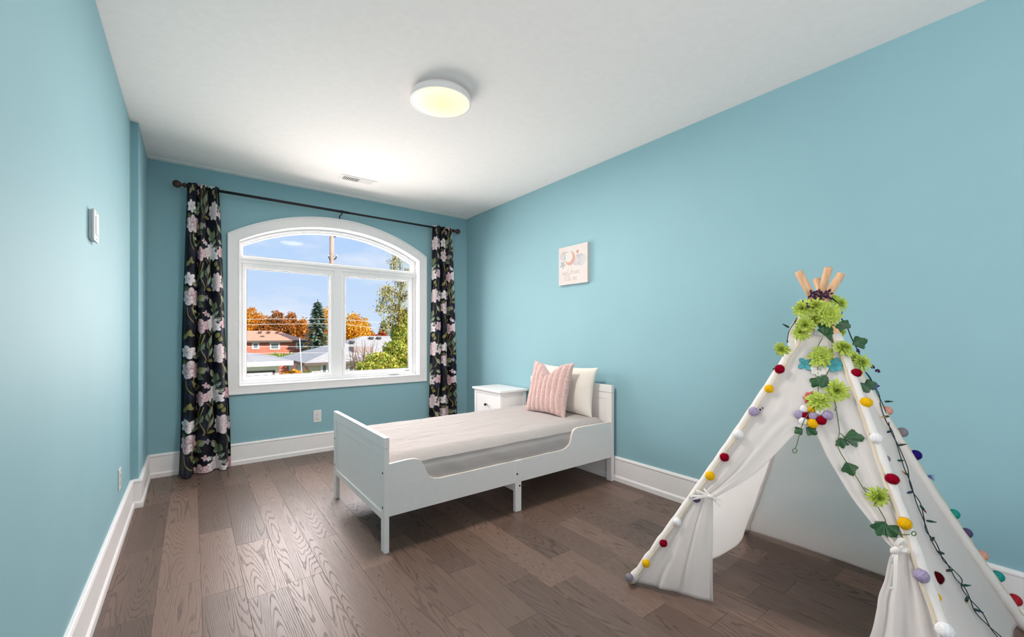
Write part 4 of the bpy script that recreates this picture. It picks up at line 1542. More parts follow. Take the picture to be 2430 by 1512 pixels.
# cords sewn along the edges
for k, off in (('FL', Vector((-0.012, -0.012, 0.0))), ('FR', Vector((-0.018, 0.006, 0.0))), ('BR', Vector((0.004, -0.018, 0)))):
    pts = [pole_pt(k, 0.03 + 1.05 * i / 50) + off + Vector((0.0012 * math.sin(i * 2.3), 0.0012 * math.cos(i * 2.0), 0)) for i in range(51)]
    part('trim_cord', 'trim_cord', tent, lambda m: m.tube(pts, 0.0032, 6), smooth=True)

# ---- pompoms
def felt_ball(seed):
    m = MB()
    bm = bmesh.new(); bmesh.ops.create_icosphere(bm, subdivisions=4, radius=1.0)
    vs_ = []
    for v in bm.verts:
        p = v.co
        q = 1 + 0.05 * noise.noise(p * 2.0 + Vector((seed, 0, 0))) + 0.045 * noise.noise(p * 9 + Vector((0, seed, 0)))
        vs_.append(p * q)
    fs_ = [tuple(v.index for v in f.verts) for f in bm.faces]
    bm.free()
    m.add(vs_, fs_)
    rnd = random.Random(seed)
    for i in range(260):                                # stray fibres
        d = Vector((rnd.gauss(0, 1), rnd.gauss(0, 1), rnd.gauss(0, 1))).normalized()
        a = d.orthogonal().normalized() * 0.018
        tip = d * rnd.uniform(1.06, 1.16) + Vector((rnd.uniform(-1, 1), rnd.uniform(-1, 1), rnd.uniform(-1, 1))) * 0.06
        m.add([d * 0.97 - a, d * 0.97 + a, tip], [(0, 1, 2)])
    return m


def yarn_ball(seed):
    m = felt_ball(seed)
    m.v = [tuple(0.86 * q for q in p) for p in m.v]
    rnd = random.Random(seed)
    for i in range(900):
        d = Vector((rnd.gauss(0, 1), rnd.gauss(0, 1), rnd.gauss(0, 1))).normalized()
        a = d.orthogonal().normalized() * 0.03
        b = d.cross(a).normalized() * 0.03
        tip = d * rnd.uniform(0.92, 1.08) + Vector((rnd.uniform(-1, 1), rnd.uniform(-1, 1), rnd.uniform(-1, 1))) * 0.05
        m.add([d * 0.80 - a, d * 0.80 + a, d * 0.80 + b, tip], [(0, 1, 3), (1, 2, 3), (2, 0, 3)])
    return m


POM_SRC = {}
def pompom(kind, colour, p, r, sq=1.0, roll=0.0, nrm=(0, -1, 0)):
    key = (kind, colour)
    mats = frame_to(p, nrm, s=(r * sq, r / sq, r), roll=roll)
    if key not in POM_SRC:
        mb = felt_ball(3) if kind == 'felt' else yarn_ball(5)
        o = mb.build('pompom', 'wool_' + colour, None, smooth=True, fixn=False)
        o.parent = tent; o.matrix_parent_inverse = Matrix.Identity(4); o.matrix_basis = parent_inv(tent) @ mats
        POM_SRC[key] = o
    else:
        o = inst(POM_SRC[key], 'pompom', tent, mats)
    o['label'] = {'maroon': 'maroon', 'mustard': 'mustard yellow', 'lilac': 'pale lilac', 'white': 'white', 'plum': 'dark plum', 'grey': 'grey', 'indigo': 'indigo', 'peach': 'peach',
                  'teal': 'teal', 'red': 'dull red', 'violet': 'blue violet', 'wine': 'dark wine'}[colour] + ' wool pompom'
    return o


for x, y, r, c_, kd in ((1850, 876, 11.5, 'maroon', 'yarn'), (1825, 923, 9.6, 'mustard', 'felt'), (1788, 977, 10.8, 'lilac', 'felt'), (1752, 1031, 10.8, 'white', 'felt'), (1719, 1085, 11, 'maroon', 'yarn'),
                        (1685, 1129.5, 10.5, 'mustard', 'felt'), (1653, 1183, 9.5, 'plum', 'felt'), (1607, 1239, 9.6, 'white', 'felt'), (1574, 1289, 9.8, 'maroon', 'yarn'), (1533, 1337, 9.2, 'mustard', 'felt'), (1493, 1371, 9.2, 'grey', 'felt')):
    p = by_pole('FL', x, y)
    p = p - ray(x, y).normalized() * (SR + 0.35 * r / F * depth(p))
    pompom(kd, c_, p, r / F * depth(p), 1.0, 0.3, ray(x, y) * -1)
for x, y, r, c_, kd, sq, ro in ((2032, 885, 11.5, 'maroon', 'yarn', 1.05, 0.1), (2055.5, 955, 12, 'mustard', 'felt', 1.04, -0.1), (2079, 1040, 12.5, 'white', 'felt', 1.02, 0), (2117.5, 1137, 14, 'maroon', 'yarn', 1.06, -0.2),
                                (2147, 1242.5, 15, 'mustard', 'yarn', 1.0, -0.4), (2187, 1367, 16, 'lilac', 'yarn', 1.0, -0.6), (2242, 1497, 18, 'white', 'felt', 1.0, 0)):
    p = by_pole('FR', x, y)
    dd = depth(p)
    p = p - ray(x, y).normalized() * (SR + 0.4 * r / F * dd)
    pompom(kd, c_, p, r / F * depth(p), sq, ro, ray(x, y) * -1)
for x, y, r, c_, kd in ((2105.5, 975, 10.5, 'peach', 'felt'), (2141, 1026, 11, 'grey', 'felt'), (2173, 1080, 12.5, 'indigo', 'yarn'), (2263, 1220, 11, 'teal', 'felt'), (2293, 1265, 11, 'plum', 'felt'),
                        (2330, 1318, 11, 'peach', 'felt'), (2367, 1368, 12, 'teal', 'felt'), (2407, 1424, 13, 'red', 'felt'), (2070, 915, 11, 'violet', 'yarn')):
    p = by_pole('BR', x, y)
    p += ray(x, y).normalized() * 0.012
    pompom(kd, c_, p, r / F * depth(p), 1.0, -0.5, ray(x, y) * -1)
for x, y, r, c_, kd in ((2223, 1371, 14.5, 'wine', 'yarn'), (2218, 1417, 11.5, 'mustard', 'felt'), (2102, 1089, 8.5, 'grey', 'felt')):
    hit = BVH[2].ray_cast(Vector((0, 0, EYE)), ray(x + 10, y).normalized())
    p = atd(x, y, depth(hit[0]) - 0.02)
    pompom(kd, c_, p, r / F * depth(p), 1.0, 0, ray(x, y) * -1)
for x, y, r, c_, kd in ((1895.5, 984, 10.3, 'lilac', 'felt'), (1909, 971, 9.5, 'white', 'felt'), (1912.5, 986.5, 9.3, 'maroon', 'yarn'), (1930, 988.5, 9.8, 'lilac', 'felt'), (1946, 977, 9.5, 'white', 'felt'),
                        (1949, 998, 11.5, 'maroon', 'yarn'), (1928.5, 1005, 11.2, 'mustard', 'felt'), (1906.5, 1000, 9.4, 'white', 'felt'), (1964, 986, 11, 'lilac', 'felt'), (1925, 972, 8.5, 'mustard', 'felt')):
    p0 = on_front(x, y, 0.016)
    pompom(kd, c_, p0, r / F * depth(p0), 1.0, 0, ray(x, y) * -1)
# loose tassel on the back edge
p = by_pole('BR', 2203, 1132)
m = MB()
rnd = random.Random(2)
for i in range(26):
    d = Vector((rnd.uniform(-0.2, 1), rnd.uniform(-1, 0.2), rnd.uniform(-0.4, 0.6))) * 0.022
    m.tube([p, p + d * 0.6, p + d + Vector((0, 0, -0.004))], 0.0007, 4)
m.build('tassel', 'wool_violet', tent)['label'] = 'frayed blue violet yarn tassel'

# ---- crochet applique
def crochet(name, mat, x, y, R, lobes, depth_, squash=1.0, roll=0.0, label=None):
    m = MB()
    nr, na = 5, 72
    rows = []
    for i in range(nr + 1):
        row = []
        for k in range(na + 1):
            a = 2 * math.pi * k / na
            rr = R * (i / nr) * (1 + depth_ * math.cos(lobes * a))
            row.append((rr * math.cos(a) * squash, rr * math.sin(a), 0.004 + 0.0025 * math.cos(i * 3.0) + 0.0015 * math.sin(a * lobes * 3) * (i / nr)))
        rows.append(row)
    m.grid(rows)
    p = on_front(x, y, 0.006)
    M = frame_to(p, FN, roll=roll)
    m.v = [tuple(M @ Vector(q)) for q in m.v]
    o = m.build(name, mat, tent, smooth=True, fixn=False, solid=0.003)
    o['label'] = label
    return o


crochet('crochet_butterfly', 'crochet_turquoise', 1911.5, 865, 0.024, 4, 0.34, 0.85, 0.7, 'turquoise crochet butterfly on the front')
crochet('crochet_flower', 'crochet_white', 1945, 876, 0.030, 8, 0.10, 1.0, 0.0, 'white crochet flower between two turquoise ones')
crochet('crochet_flower', 'crochet_turquoise', 1981, 867, 0.026, 6, 0.15, 0.95, 0.3, 'turquoise crochet flower on the front')
crochet('crochet_flower', 'crochet_coral', 1927, 946, 0.026, 8, 0.10, 1.0, 0.0, 'coral crochet flower above the slit')

# ---- ribbons
def FP(x, y, off=0.016):
    return on_front(x, y, off)


def ribbon_part(pixels, width, label=None, offs=None):
    pts = cat_rom([FP(q[0], q[1], q[2] if len(q) > 2 else 0.018) for q in pixels], 6)
    o = part('tie_ribbon', 'tie_ribbon', tent, lambda m: m.ribbon(pts, width, FN), smooth=False)
    if label: o['label'] = label
    return o


K1, K2 = (1620, 1120, 12.6), (2080, 1260, 9.45)
c1 = lambda x, y, o=0.02: (K1[0] + x / K1[2], K1[1] + y / K1[2], o)
c2 = lambda x, y, o=0.02: (K2[0] + x / K2[2], K2[1] + y / K2[2], o)
ribbon_part([c1(800, 740), c1(620, 720, 0.030), c1(420, 715, 0.035), c1(240, 730, 0.03), c1(225, 790, 0.025), c1(260, 815, 0.022), c1(420, 790, 0.02), c1(620, 745, 0.02), c1(800, 745)], 0.0085)
ribbon_part([c1(790, 720), c1(650, 650, 0.026), c1(500, 590, 0.030), c1(430, 560, 0.026), c1(425, 620, 0.022), c1(520, 660, 0.02)], 0.0085)
ribbon_part([c1(800, 720), c1(720, 600, 0.024), c1(640, 505, 0.022)], 0.007)
ribbon_part([c1(820, 735), c1(930, 800, 0.022), c1(1030, 960, 0.018), c1(1130, 1040, 0.014)], 0.0085)
ribbon_part([c1(820, 730), c1(960, 790, 0.024), c1(1060, 830, 0.02), c1(1170, 870, 0.016)], 0.0085)
part('tie_knot', 'tie_ribbon', tent, lambda m: m.tube([FP(1680, 1176, 0.016), FP(1684, 1178, 0.024), FP(1690, 1181, 0.024), FP(1695, 1184, 0.016)], [0.005, 0.009, 0.009, 0.005], 10), smooth=True)
ribbon_part([c2(460, 420), c2(440, 330, 0.034), c2(500, 230, 0.040), c2(590, 200, 0.040), c2(650, 260, 0.036), c2(640, 340, 0.03), c2(560, 380, 0.024), c2(480, 420)], 0.0105)
ribbon_part([c2(480, 430), c2(580, 440, 0.030), c2(680, 430, 0.030), c2(700, 460, 0.024), c2(560, 470, 0.020)], 0.011)
ribbon_part([c2(455, 440), c2(440, 560, 0.028), c2(430, 700, 0.030), c2(425, 900, 0.028), c2(415, 1100, 0.026), c2(405, 1290, 0.024)], 0.0095)
ribbon_part([c2(430, 450), c2(395, 560, 0.026), c2(370, 660, 0.022), c2(340, 715, 0.016)], 0.0085)
ribbon_part([c2(405, 1290, 0.024), c2(350, 1270, 0.022), c2(300, 1285, 0.02)], 0.004)
part('tie_knot', 'tie_ribbon', tent, lambda m: m.tube([FP(2117, 1311, 0.014), FP(2121, 1308, 0.026), FP(2129, 1304, 0.028), FP(2136, 1302, 0.018)], [0.006, 0.010, 0.010, 0.006], 10), smooth=True)
# loose end of the left sleeve standing up like a loop at the top
lp = [by_pole('FL', 1905, 800) + ray(1905, 800) * 0.03, atd(1890, 770, 1.72), atd(1888, 745, 1.72), atd(1900, 730, 1.74)]
lp = [atd(1880, 832, 1.70), atd(1877, 808, 1.71), atd(1880, 786, 1.72), atd(1890, 766, 1.72), atd(1902, 752, 1.73)]
part('loose_strap', 'tent_canvas', tent, lambda m: m.ribbon(cat_rom(lp, 6), 0.026, Vector((-0.8, 0.2, 0.2)), 0.002))

# ------------------------------------------------------------------ flower garland on the tent
APEX = Vector((2.03, 0.62, 1.245))
gar = thing('flower_garland', APEX, 'artificial lime green flower garland draped over the tent top', 'garland')


def leaf_mesh(lobes=5, seed=0):
    """lobed leaf, 1 unit long, stalk at the origin, lying in XY"""
    rnd = random.Random(seed)
    m = MB()
    n = 46
    out = []
    for k in range(n + 1):
        t = k / n                                   # along one side then back
        a = -2.5 + 5.0 * t
        base = 0.52 + 0.30 * math.cos(a)
        r = base * (1 + 0.16 * math.cos(a * lobes)) + 0.035 * math.cos(a * lobes * 4)
        out.append((0.38 + r * math.cos(a) * 0.74, r * math.sin(a) * 0.86))
    v = [(0.0, 0.0, 0.0)]
    rings = 4
    for q in range(1, rings + 1):
        f = q / rings
        for (x, y) in out:
            px, py = x * f, y * f
            z = -0.22 * abs(py) ** 1.2 - 0.10 * px * px + 0.05 * math.sin(math.atan2(py, px) * lobes) * f
            v.append((px, py, z))
    fcs = []
    w = len(out)
    for i in range(w - 1):
        fcs.append((0, 1 + i, 2 + i))
        for q in range(rings - 1):
            b = 1 + q * w + i
            fcs.append((b, b + w, b + w + 1, b + 1))
    return m.add(v, fcs)


def flower_mesh(seed, npet=18, layers=4, cup=0.35, spiky=False):
    """daisy-like bloom of radius 1 facing +Z"""
    rnd = random.Random(seed)
    m = MB()
    for l_ in range(layers):
        ln = 1.0 - 0.17 * l_
        elev = cup * (0.25 + l_ * 0.75)
        for k in range(npet - l_ * 2):
            a = 2 * math.pi * (k + 0.5 * (l_ % 2)) / (npet - l_ * 2) + rnd.uniform(-0.1, 0.1)
            lk = ln * rnd.uniform(0.85, 1.08)
            ek = elev + rnd.uniform(-0.16, 0.16)
            wd = (0.088 if not spiky else 0.05) * rnd.uniform(0.85, 1.15)
            droop = rnd.uniform(0.1, 0.55) * (1 - 0.2 * l_)
            nseg = 6
            rows = []
            for s in range(nseg + 1):
                t = s / nseg
                r = 0.10 + t * (lk - 0.10)
                z = 0.05 * l_ + math.sin(ek) * r - droop * 0.42 * t * t * r
                rr = math.cos(ek) * r
                w = wd * (0.35 + 1.05 * math.sin(math.pi * min(1, 0.08 + 0.80 * t ** 1.35)) ** 0.8) * (0.45 if t > 0.97 else 1)
                row = []
                for q in (-1, -0.5, 0, 0.5, 1):
                    zz = z + (0.35 * abs(q) * w)
                    px, py = rr, q * w
                    row.append((px * math.cos(a) - py * math.sin(a), px * math.sin(a) + py * math.cos(a), zz))
                rows.append(row)
            m.grid(rows)
    return m


def eye_mesh(seed):
    m = MB()
    bm = bmesh.new(); bmesh.ops.create_icosphere(bm, subdivisions=3, radius=1.0)
    vs_ = []
    for v in bm.verts:
        q = 1 + 0.14 * noise.noise(v.co * 7)
        vs_.append((v.co.x * 0.20 * q, v.co.y * 0.20 * q, 0.13 + max(-0.02, v.co.z) * 0.10 * q))
    fs_ = [tuple(v.index for v in f.verts) for f in bm.faces]
    bm.free()
    return m.add(vs_, fs_)


FSRC = []
for sd, kw in ((1, {}), (2, dict(cup=0.55, npet=19)), (3, dict(cup=0.75, layers=5)), (4, dict(spiky=True, npet=18, cup=0.5))):
    FSRC.append(flower_mesh(sd, **kw))
FOBJ = {}
EOBJ = {}


def bloom3(p, nrm, r, kind, roll=0.0, eye='petal_eye', up=(0, 0, 1)):
    M = frame_to(p, nrm, up=up, s=r, roll=roll)
    if kind not in FOBJ:
        o = FSRC[kind].build('flower', 'petal_lime', None, smooth=True, fixn=False)
        o.parent = gar; o.matrix_parent_inverse = Matrix.Identity(4); o.matrix_basis = parent_inv(gar) @ M
        FOBJ[kind] = o
    else:
        o = inst(FOBJ[kind], 'flower', gar, M)
    if eye:
        if eye not in EOBJ:
            e = eye_mesh(1).build('flower_eye', eye, None, smooth=True, fixn=False)
            EOBJ[eye] = e
        else:
            e = EOBJ[eye].copy(); e.name = 'flower_eye'; col.objects.link(e)
        e.parent = o; e.matrix_parent_inverse = Matrix.Identity(4)
        e.matrix_basis = Matrix.Identity(4)
    return o


def toward(x, y, dx=0.0, dz=0.0):
    """direction to the viewer, turned sideways by dx and up by dz"""
    v = -ray(x, y).normalized()
    rt = Vector((CS, -SN, 0))
    return (v + rt * dx + Vector((0, 0, dz))).normalized()


LSRC = [leaf_mesh(5, 1), leaf_mesh(7, 2)]
LOBJ = {}
def leaf3(p, nrm, tip, size, kind=0):
    """leaf with stalk at p pointing along tip"""
    n = Vector(nrm).normalized()
    x = Vector(tip) - n * Vector(tip).dot(n); x.normalize()
    y = n.cross(x)
    M = Matrix.Translation(Vector(p)) @ (Matrix((x, y, n)).transposed() * size).to_4x4()
    if kind not in LOBJ:
        o = LSRC[kind].build('leaf', 'leaf_dark', None, smooth=True, fixn=False)
        o.parent = gar; o.matrix_parent_inverse = Matrix.Identity(4); o.matrix_basis = parent_inv(gar) @ M
        LOBJ[kind] = o
    else:
        o = inst(LOBJ[kind], 'leaf', gar, M)
    return o


def scr(dx, dy):
    """picture direction (right, down) as a world vector"""
    return Vector((CS, -SN, 0)) * dx + Vector((0, 0, -1)) * dy


# blooms: (x, y, radius px, depth source, kind, tilt right, tilt up, eye)
da = depth(APEX)
for x, y, r, d, kd, dx, dz, eye in (
        (1907, 733, 25, da - 0.05, 1, -0.75, 0.25, None), (1937, 728, 24, da - 0.075, 1, -0.45, 0.75, None), (1966, 747, 30, da - 0.10, 0, 0.1, 0.1, 'petal_eye'),
        (1992, 722, 22, da - 0.03, 3, 0.6, 0.3, None), (1912, 770, 22, da - 0.08, 2, -0.45, -0.35, None), (1902, 790, 21, da - 0.06, 1, -0.6, 0.2, None), (1975, 712, 20, da + 0.03, 3, 0.4, 0.7, None),
        (1930, 760, 20, da - 0.02, 3, -0.1, -0.2, None), (1990, 788, 20, da + 0.03, 3, 0.8, -0.4, None), (1950, 705, 16, da + 0.05, 3, 0.0, 0.8, None)):
    bloom3(atd(x, y, d), toward(x, y, dx, dz), r / F * d, kd, roll=x * 0.37, eye=eye)
p = by_pole('FL', 1856, 828)
bloom3(p + ray(1856, 828) * -0.01, toward(1856, 828, -0.7, -0.5), 19 / F * depth(p), 2, 0.4, None)
for x, y, r, kd, dx, dz, eye, off in ((1949, 847, 29, 0, 0.0, 0.35, 'petal_eye_blue', 0.022), (2001, 828, 25, 1, 0.65, 0.75, None, 0.03), (1985, 928, 28, 2, 0.2, 0.05, None, 0.020),
                                      (1943, 952, 29, 0, -0.1, 0.85, None, 0.026), (2081, 1178, 27, 2, 0.55, -0.25, None, 0.024)):
    p = on_front(x, y, off)
    bloom3(p, toward(x, y, dx, dz), r / F * depth(p), kd, roll=x * 0.21, eye=eye)
for x, y, r, kd in ((2041, 862, 27, 3), (2025, 848, 18, 3)):
    p = by_pole('FR', x - 20, y); p = atd(x, y, depth(p) + 0.03)
    bloom3(p, toward(x, y, 0.6, 0.3), r / F * depth(p), kd, 0.6, None)
# leaves: (x, y, tip dx, tip dy, size px, offset)
for x, y, tx, ty, s, kd in ((1957, 797, 0.25, -1.0, 38, 1), (1958, 797, 1.0, 0.12, 30, 0), (1951, 913, -0.95, -0.5, 26, 0), (1948, 921, 0.35, -1.0, 30, 0),
                            (1905, 1018, -0.75, 0.25, 19, 0), (1912, 1014, 0.85, 0.55, 24, 0), (1993, 1038, 0.35, 1.0, 24, 1), (2001, 1040, 1.0, 0.05, 36, 0),
                            (2007, 1096, 0.5, 0.85, 30, 0), (2101, 1238, -0.45, 0.75, 36, 1), (2099, 1247, 0.85, 0.6, 32, 0), (1975, 770, 0.6, 0.5, 22, 0)):
    p = on_front(x, y, 0.014)
    leaf3(p, (FN + toward(x, y)) * 0.5, scr(tx, ty), s / F * depth(p), kd)
for x, y, tx, ty, s, dd in ((2022, 818, 0.95, -0.25, 30, 0.02), (2022, 845, -0.5, 0.9, 16, 0.02), (2040, 908, 0.55, 0.75, 26, 0.02), (2049, 915, 1.0, -0.1, 24, 0.03), (1990, 765, 0.7, 0.4, 24, 0.0), (1848, 880, -0.6, -0.3, 12, 0.02)):
    k_ = 'FR' if x > 1900 else 'FL'
    p = atd(x, y, depth(pole_pt(k_, pole_z(k_, y))) + dd)
    leaf3(p, toward(x, y, 0.2, 0.2), scr(tx, ty), s / F * depth(p), 0)


def vine(pixels, r=0.0014, n=5, mat='stem_green', name='vine', off=0.010):
    pts = []
    for q in pixels:
        if isinstance(q, Vector): pts.append(q)
        else: pts.append(on_front(q[0], q[1], q[2] if len(q) > 2 else off))
    return part(name, mat, gar, lambda m: m.tube(cat_rom(pts, n), r, 6), smooth=True)


vine([(1952, 802), (1941, 825), (1940, 860), (1942, 905), (1942, 930), (1947, 948), (1926, 972, 0.028), (1910, 995, 0.034), (1900, 1020, 0.02), (1891, 1055, 0.012), (1887, 1064, 0.012)])
vine([(1972, 800), (1975, 830), (1974, 860), (1966, 880), (1960, 895), (1962, 910), (1975, 925)])
vine([(1981, 952), (1985, 975), (1989, 1000), (1992, 1028), (1987, 1048), (1990, 1065), (2004, 1090), (2020, 1112), (2032, 1132), (2048, 1158), (2060, 1174)])
vine([(2083, 1202), (2092, 1218), (2100, 1232), (2104, 1245), (2118, 1258), (2138, 1268, 0.02), (2158, 1269, 0.03)])
vine([(1993, 1028), (1999, 1032), (2004, 1040)])
vine([(2050, 1157), (2058, 1162), (2064, 1164)])
vine([(1981, 975), (1985, 965)])
for cx_, cy_, off in ((1886, 1070, 0.012), (2168.5, 1266.5, 0.032)):
    pts = [on_front(cx_ + 5.2 * math.cos(a * math.pi / 8), cy_ + 5.2 * math.sin(a * math.pi / 8), off) for a in range(17)]
    part('vine_ring', 'stem_green', gar, lambda m: m.tube(pts, 0.0014, 6), smooth=True)
# purple sprigs
def sprig(x, y, d, s, seed, tilt=(0, 0)):
    rnd = random.Random(seed)
    m = MB()
    p = atd(x, y, d)
    for i in range(7):
        v = (scr(rnd.uniform(-1, 1) + tilt[0], rnd.uniform(-0.9, 0.6) + tilt[1]) + toward(x, y) * rnd.uniform(-0.3, 0.6)).normalized() * s * rnd.uniform(0.6, 1.0)
        q = p + v
        m.tube([p, p + v * 0.5], 0.0010, 5)
        m.tube([p + v * 0.45, p + v * 0.62, p + v * 0.85, q], [0.0012, 0.0048, 0.0034, 0.0006], 6)
    return m.build('purple_sprig', 'sprig_purple', gar, smooth=True)
for i, (x, y, d, s) in enumerate(((1925, 702, da - 0.04, 0.030), (1938, 699, da - 0.06, 0.028), (1953, 702, da - 0.05, 0.034), (1965, 699, da - 0.04, 0.028), (1922, 728, da - 0.07, 0.022), (1944, 712, da - 0.06, 0.03), (1912, 715, da - 0.03, 0.02), (1978, 735, da, 0.02))):
    sprig(x, y, d, s, i)
for i, (x, y, k_) in enumerate(((1807, 972, 'FL'), (1803, 983, 'FL'), (2071, 872, 'BR'), (2083, 880, 'BR'), (2037, 832, 'FR'))):
    p = by_pole(k_, x, y)
    sprig(x, y, depth(p) - 0.02, 0.012, 40 + i)

# ------------------------------------------------------------------ string lights
sl = thing('string_lights', pole_pt('FR', 0.9), 'dark green string of small christmas lights down the right side of the tent', 'string lights')


def on_right(x, y, off=0.012):
    h = BVH[2].ray_cast(Vector((0, 0, EYE)), ray(x, y).normalized())
    if h[0] is None:
        r = ray(x, y)
        a, b, c_ = pole_pt('FR', 0.05), pole_pt('BR', 0.05), pole_pt('BR', 1.05)
        n = (b - a).cross(c_ - a).normalized()
        t = (a - Vector((0, 0, EYE))).dot(n) / r.dot(n)
        hit = Vector((0, 0, EYE)) + r * t
        return hit + (n if n.dot(r) < 0 else -n) * off
    n = h[1]
    if n.dot(ray(x, y)) > 0: n = -n
    return h[0] + n * off


wpx = [(2057, 900), (2075, 935), (2085, 965), (2097, 1000), (2107, 1025), (2122, 1060), (2140, 1110), (2150, 1145), (2158, 1170), (2170, 1195), (2183, 1235), (2190, 1262), (2205, 1285), (2218, 1310), (2230, 1330),
       (2248, 1352), (2265, 1375), (2275, 1395), (2290, 1420), (2313, 1455), (2340, 1490), (2364, 1515), (2392, 1550)]
top_px = [atd(1938, 700, da - 0.07), atd(1980, 712, da - 0.02), atd(1998, 735, da - 0.01), atd(1996, 755, da + 0.0), atd(2008, 772, da + 0.02), atd(2022, 806, da + 0.03), atd(2040, 842, da + 0.05), atd(2051, 878, da + 0.06)]
for q in range(2):
    rnd = random.Random(q)
    pts = [p + Vector((0.002 * q, 0, 0.002 * q)) for p in top_px]
    for i, (x, y) in enumerate(wpx):
        sw_ = (3.2 if i < 15 else 6.5) * math.sin(i * 1.9 + q * math.pi)
        pts.append(on_right(x + sw_, y, 0.010 + 0.003 * q))
    part('wire', 'wire_dark', sl, lambda m: m.tube(cat_rom(pts, 5), 0.0016, 6), smooth=True)
pts = [atd(1936, 703, da - 0.06), atd(1905, 735, da - 0.05), atd(1885, 765, da - 0.02), atd(1872, 788, da - 0.02), atd(1868, 812, da - 0.01), atd(1872, 806, da), atd(1880, 785, da), atd(1893, 752, da), atd(1912, 722, da - 0.03)]
part('wire', 'wire_dark', sl, lambda m: m.tube(cat_rom(pts, 6), 0.0016, 6), smooth=True)


def bulb(p, d, kind):
    d = Vector(d).normalized()
    o = part('socket', 'socket_green', sl, lambda m: m.tube([p, p + d * 0.006, p + d * 0.016], [0.0032, 0.0042, 0.0040], 8), smooth=True)
    part('bulb', kind, o, lambda m: m.tube([p + d * 0.015, p + d * 0.020, p + d * 0.026, p + d * 0.031], [0.0030, 0.0031, 0.0020, 0.0006], 8), smooth=True)


BK = ['bulb_green', 'bulb_amber', 'bulb_blue', 'bulb_red']
for i, (x, y, dx, dy) in enumerate(((2092, 955, 1, 0), (2100, 990, -1, 0.1), (2108, 1024, -1, 0.3), (2122, 1058, 1, -0.15), (2133, 1094, -1, 0), (2145, 1128, -0.8, -0.5), (2157, 1168, -1, 0.25), (2174, 1200, 0.4, 0.5),
                                    (2189, 1236, 0.6, 0.1), (2206, 1276, -0.7, 0.7), (2229, 1315, -1, -0.4), (2248, 1353, -1, 0.15), (2270, 1389, 1, 0), (2285, 1417, -0.3, 1), (2300, 1446, 0.8, 0.3), (2078, 918, -1, 0.25))):
    bulb(on_right(x, y, 0.012), scr(dx, dy) + toward(x, y) * 0.15, BK[i % 4])
bulb(atd(1872, 777, da - 0.02), scr(-1, -0.55), 'bulb_green')
bulb(atd(1998, 763, da + 0.01), scr(0.8, 0.3), 'bulb_red')

# ------------------------------------------------------------------ outdoors
GZ = -3.3
tag(MB().add([(-120, 5.2, GZ), (160, 5.2, GZ), (160, 190, GZ + 1.0), (-120, 190, GZ + 1.0)], [(0, 1, 2, 3)]).build('ground_outside', 'lawn'), kind='structure')


def hip_roof(m, x0, x1, y0, y1, z, zr, rx0, rx1, ry):
    v = [(x0, y0, z), (x1, y0, z), (x1, y1, z), (x0, y1, z), (rx0, ry, zr), (rx1, ry, zr)]
    m.add(v, [(0, 1, 5, 4), (1, 2, 5), (2, 3, 4, 5), (3, 0, 4), (3, 2, 1, 0)])


def house(name, label, wall, roof, fascia, X0, X1, Y0, Y1, zg, ze, zr, rx0, rx1, ov, wins, vents=(), door=None, fh=0.18):
    t = thing(name, ((X0 + X1) / 2, (Y0 + Y1) / 2, zg), label, 'house')
    w = boxp('walls', wall, t, (X0, X1, Y0, Y1, zg, ze + 0.05), 0)
    r = part('roof', roof, t, lambda m: hip_roof(m, X0 - ov, X1 + ov, Y0 - ov, Y1 + ov, ze + fh * 0.5, zr, rx0, rx1, (Y0 + Y1) / 2))
    def fas(m):
        m.box(X0 - ov, X1 + ov, Y0 - ov - 0.03, Y0 - ov + 0.03, ze - fh / 2, ze + fh / 2)
        m.box(X0 - ov - 0.03, X0 - ov + 0.03, Y0 - ov, Y1 + ov, ze - fh / 2, ze + fh / 2)
        m.box(X1 + ov - 0.03, X1 + ov + 0.03, Y0 - ov, Y1 + ov, ze - fh / 2, ze + fh / 2)
        m.box(X0 - ov, X1 + ov, Y0 - ov, Y1 + ov, ze - fh / 2, ze - fh / 2 + 0.03)
    part('fascia', fascia, t, fas)
    for face, a0, a1, z0, z1 in wins:
        if face == 'F':
            wf = boxp('window', 'fascia_white', t, (a0 - 0.12, a1 + 0.12, Y0 - 0.05, Y0 + 0.02, z0 - 0.12, z1 + 0.12), 0)
            n = 2 if a1 - a0 > 0.9 else 1
            for i in range(n):
                b0 = a0 + (a1 - a0) * i / n + 0.03; b1 = a0 + (a1 - a0) * (i + 1) / n - 0.03
                boxp('pane', 'house_glass', wf, (b0, b1, Y0 - 0.07, Y0 - 0.04, z0, z1), 0)
        else:
            wf = boxp('window', 'fascia_white', t, (X0 - 0.05, X0 + 0.02, a0 - 0.1, a1 + 0.1, z0 - 0.1, z1 + 0.1), 0)
            boxp('pane', 'house_glass', wf, (X0 - 0.07, X0 - 0.04, a0, a1, z0, z1), 0)
    for (x, y, z) in vents:
        boxp('roof_vent', 'vent_dark', r, (x - 0.16, x + 0.16, y - 0.15, y + 0.15, z - 0.12, z + 0.05), 0.03)
    if door:
        d = boxp('garage_door', 'fascia_white', t, (door[0], door[1], Y0 - 0.06, Y0 + 0.02, door[2], door[3]), 0)
        for i in range(1, 4):
            zz = door[2] + (door[3] - door[2]) * i / 4
            boxp('door_seam', 'plate_line', d, (door[0], door[1], Y0 - 0.065, Y0 - 0.055, zz - 0.012, zz + 0.012), 0)
        boxp('door_frame', 'fascia_brown', d, (door[0] - 0.12, door[1] + 0.12, Y0 - 0.05, Y0 + 0.01, door[3], door[3] + 0.10), 0)
        boxp('door_frame', 'fascia_brown', d, (door[1] + 0.02, door[1] + 0.12, Y0 - 0.05, Y0 + 0.01, door[2], door[3] + 0.05), 0)
    return t


def wx(px, Y):
    return ony(px, 800, Y).x


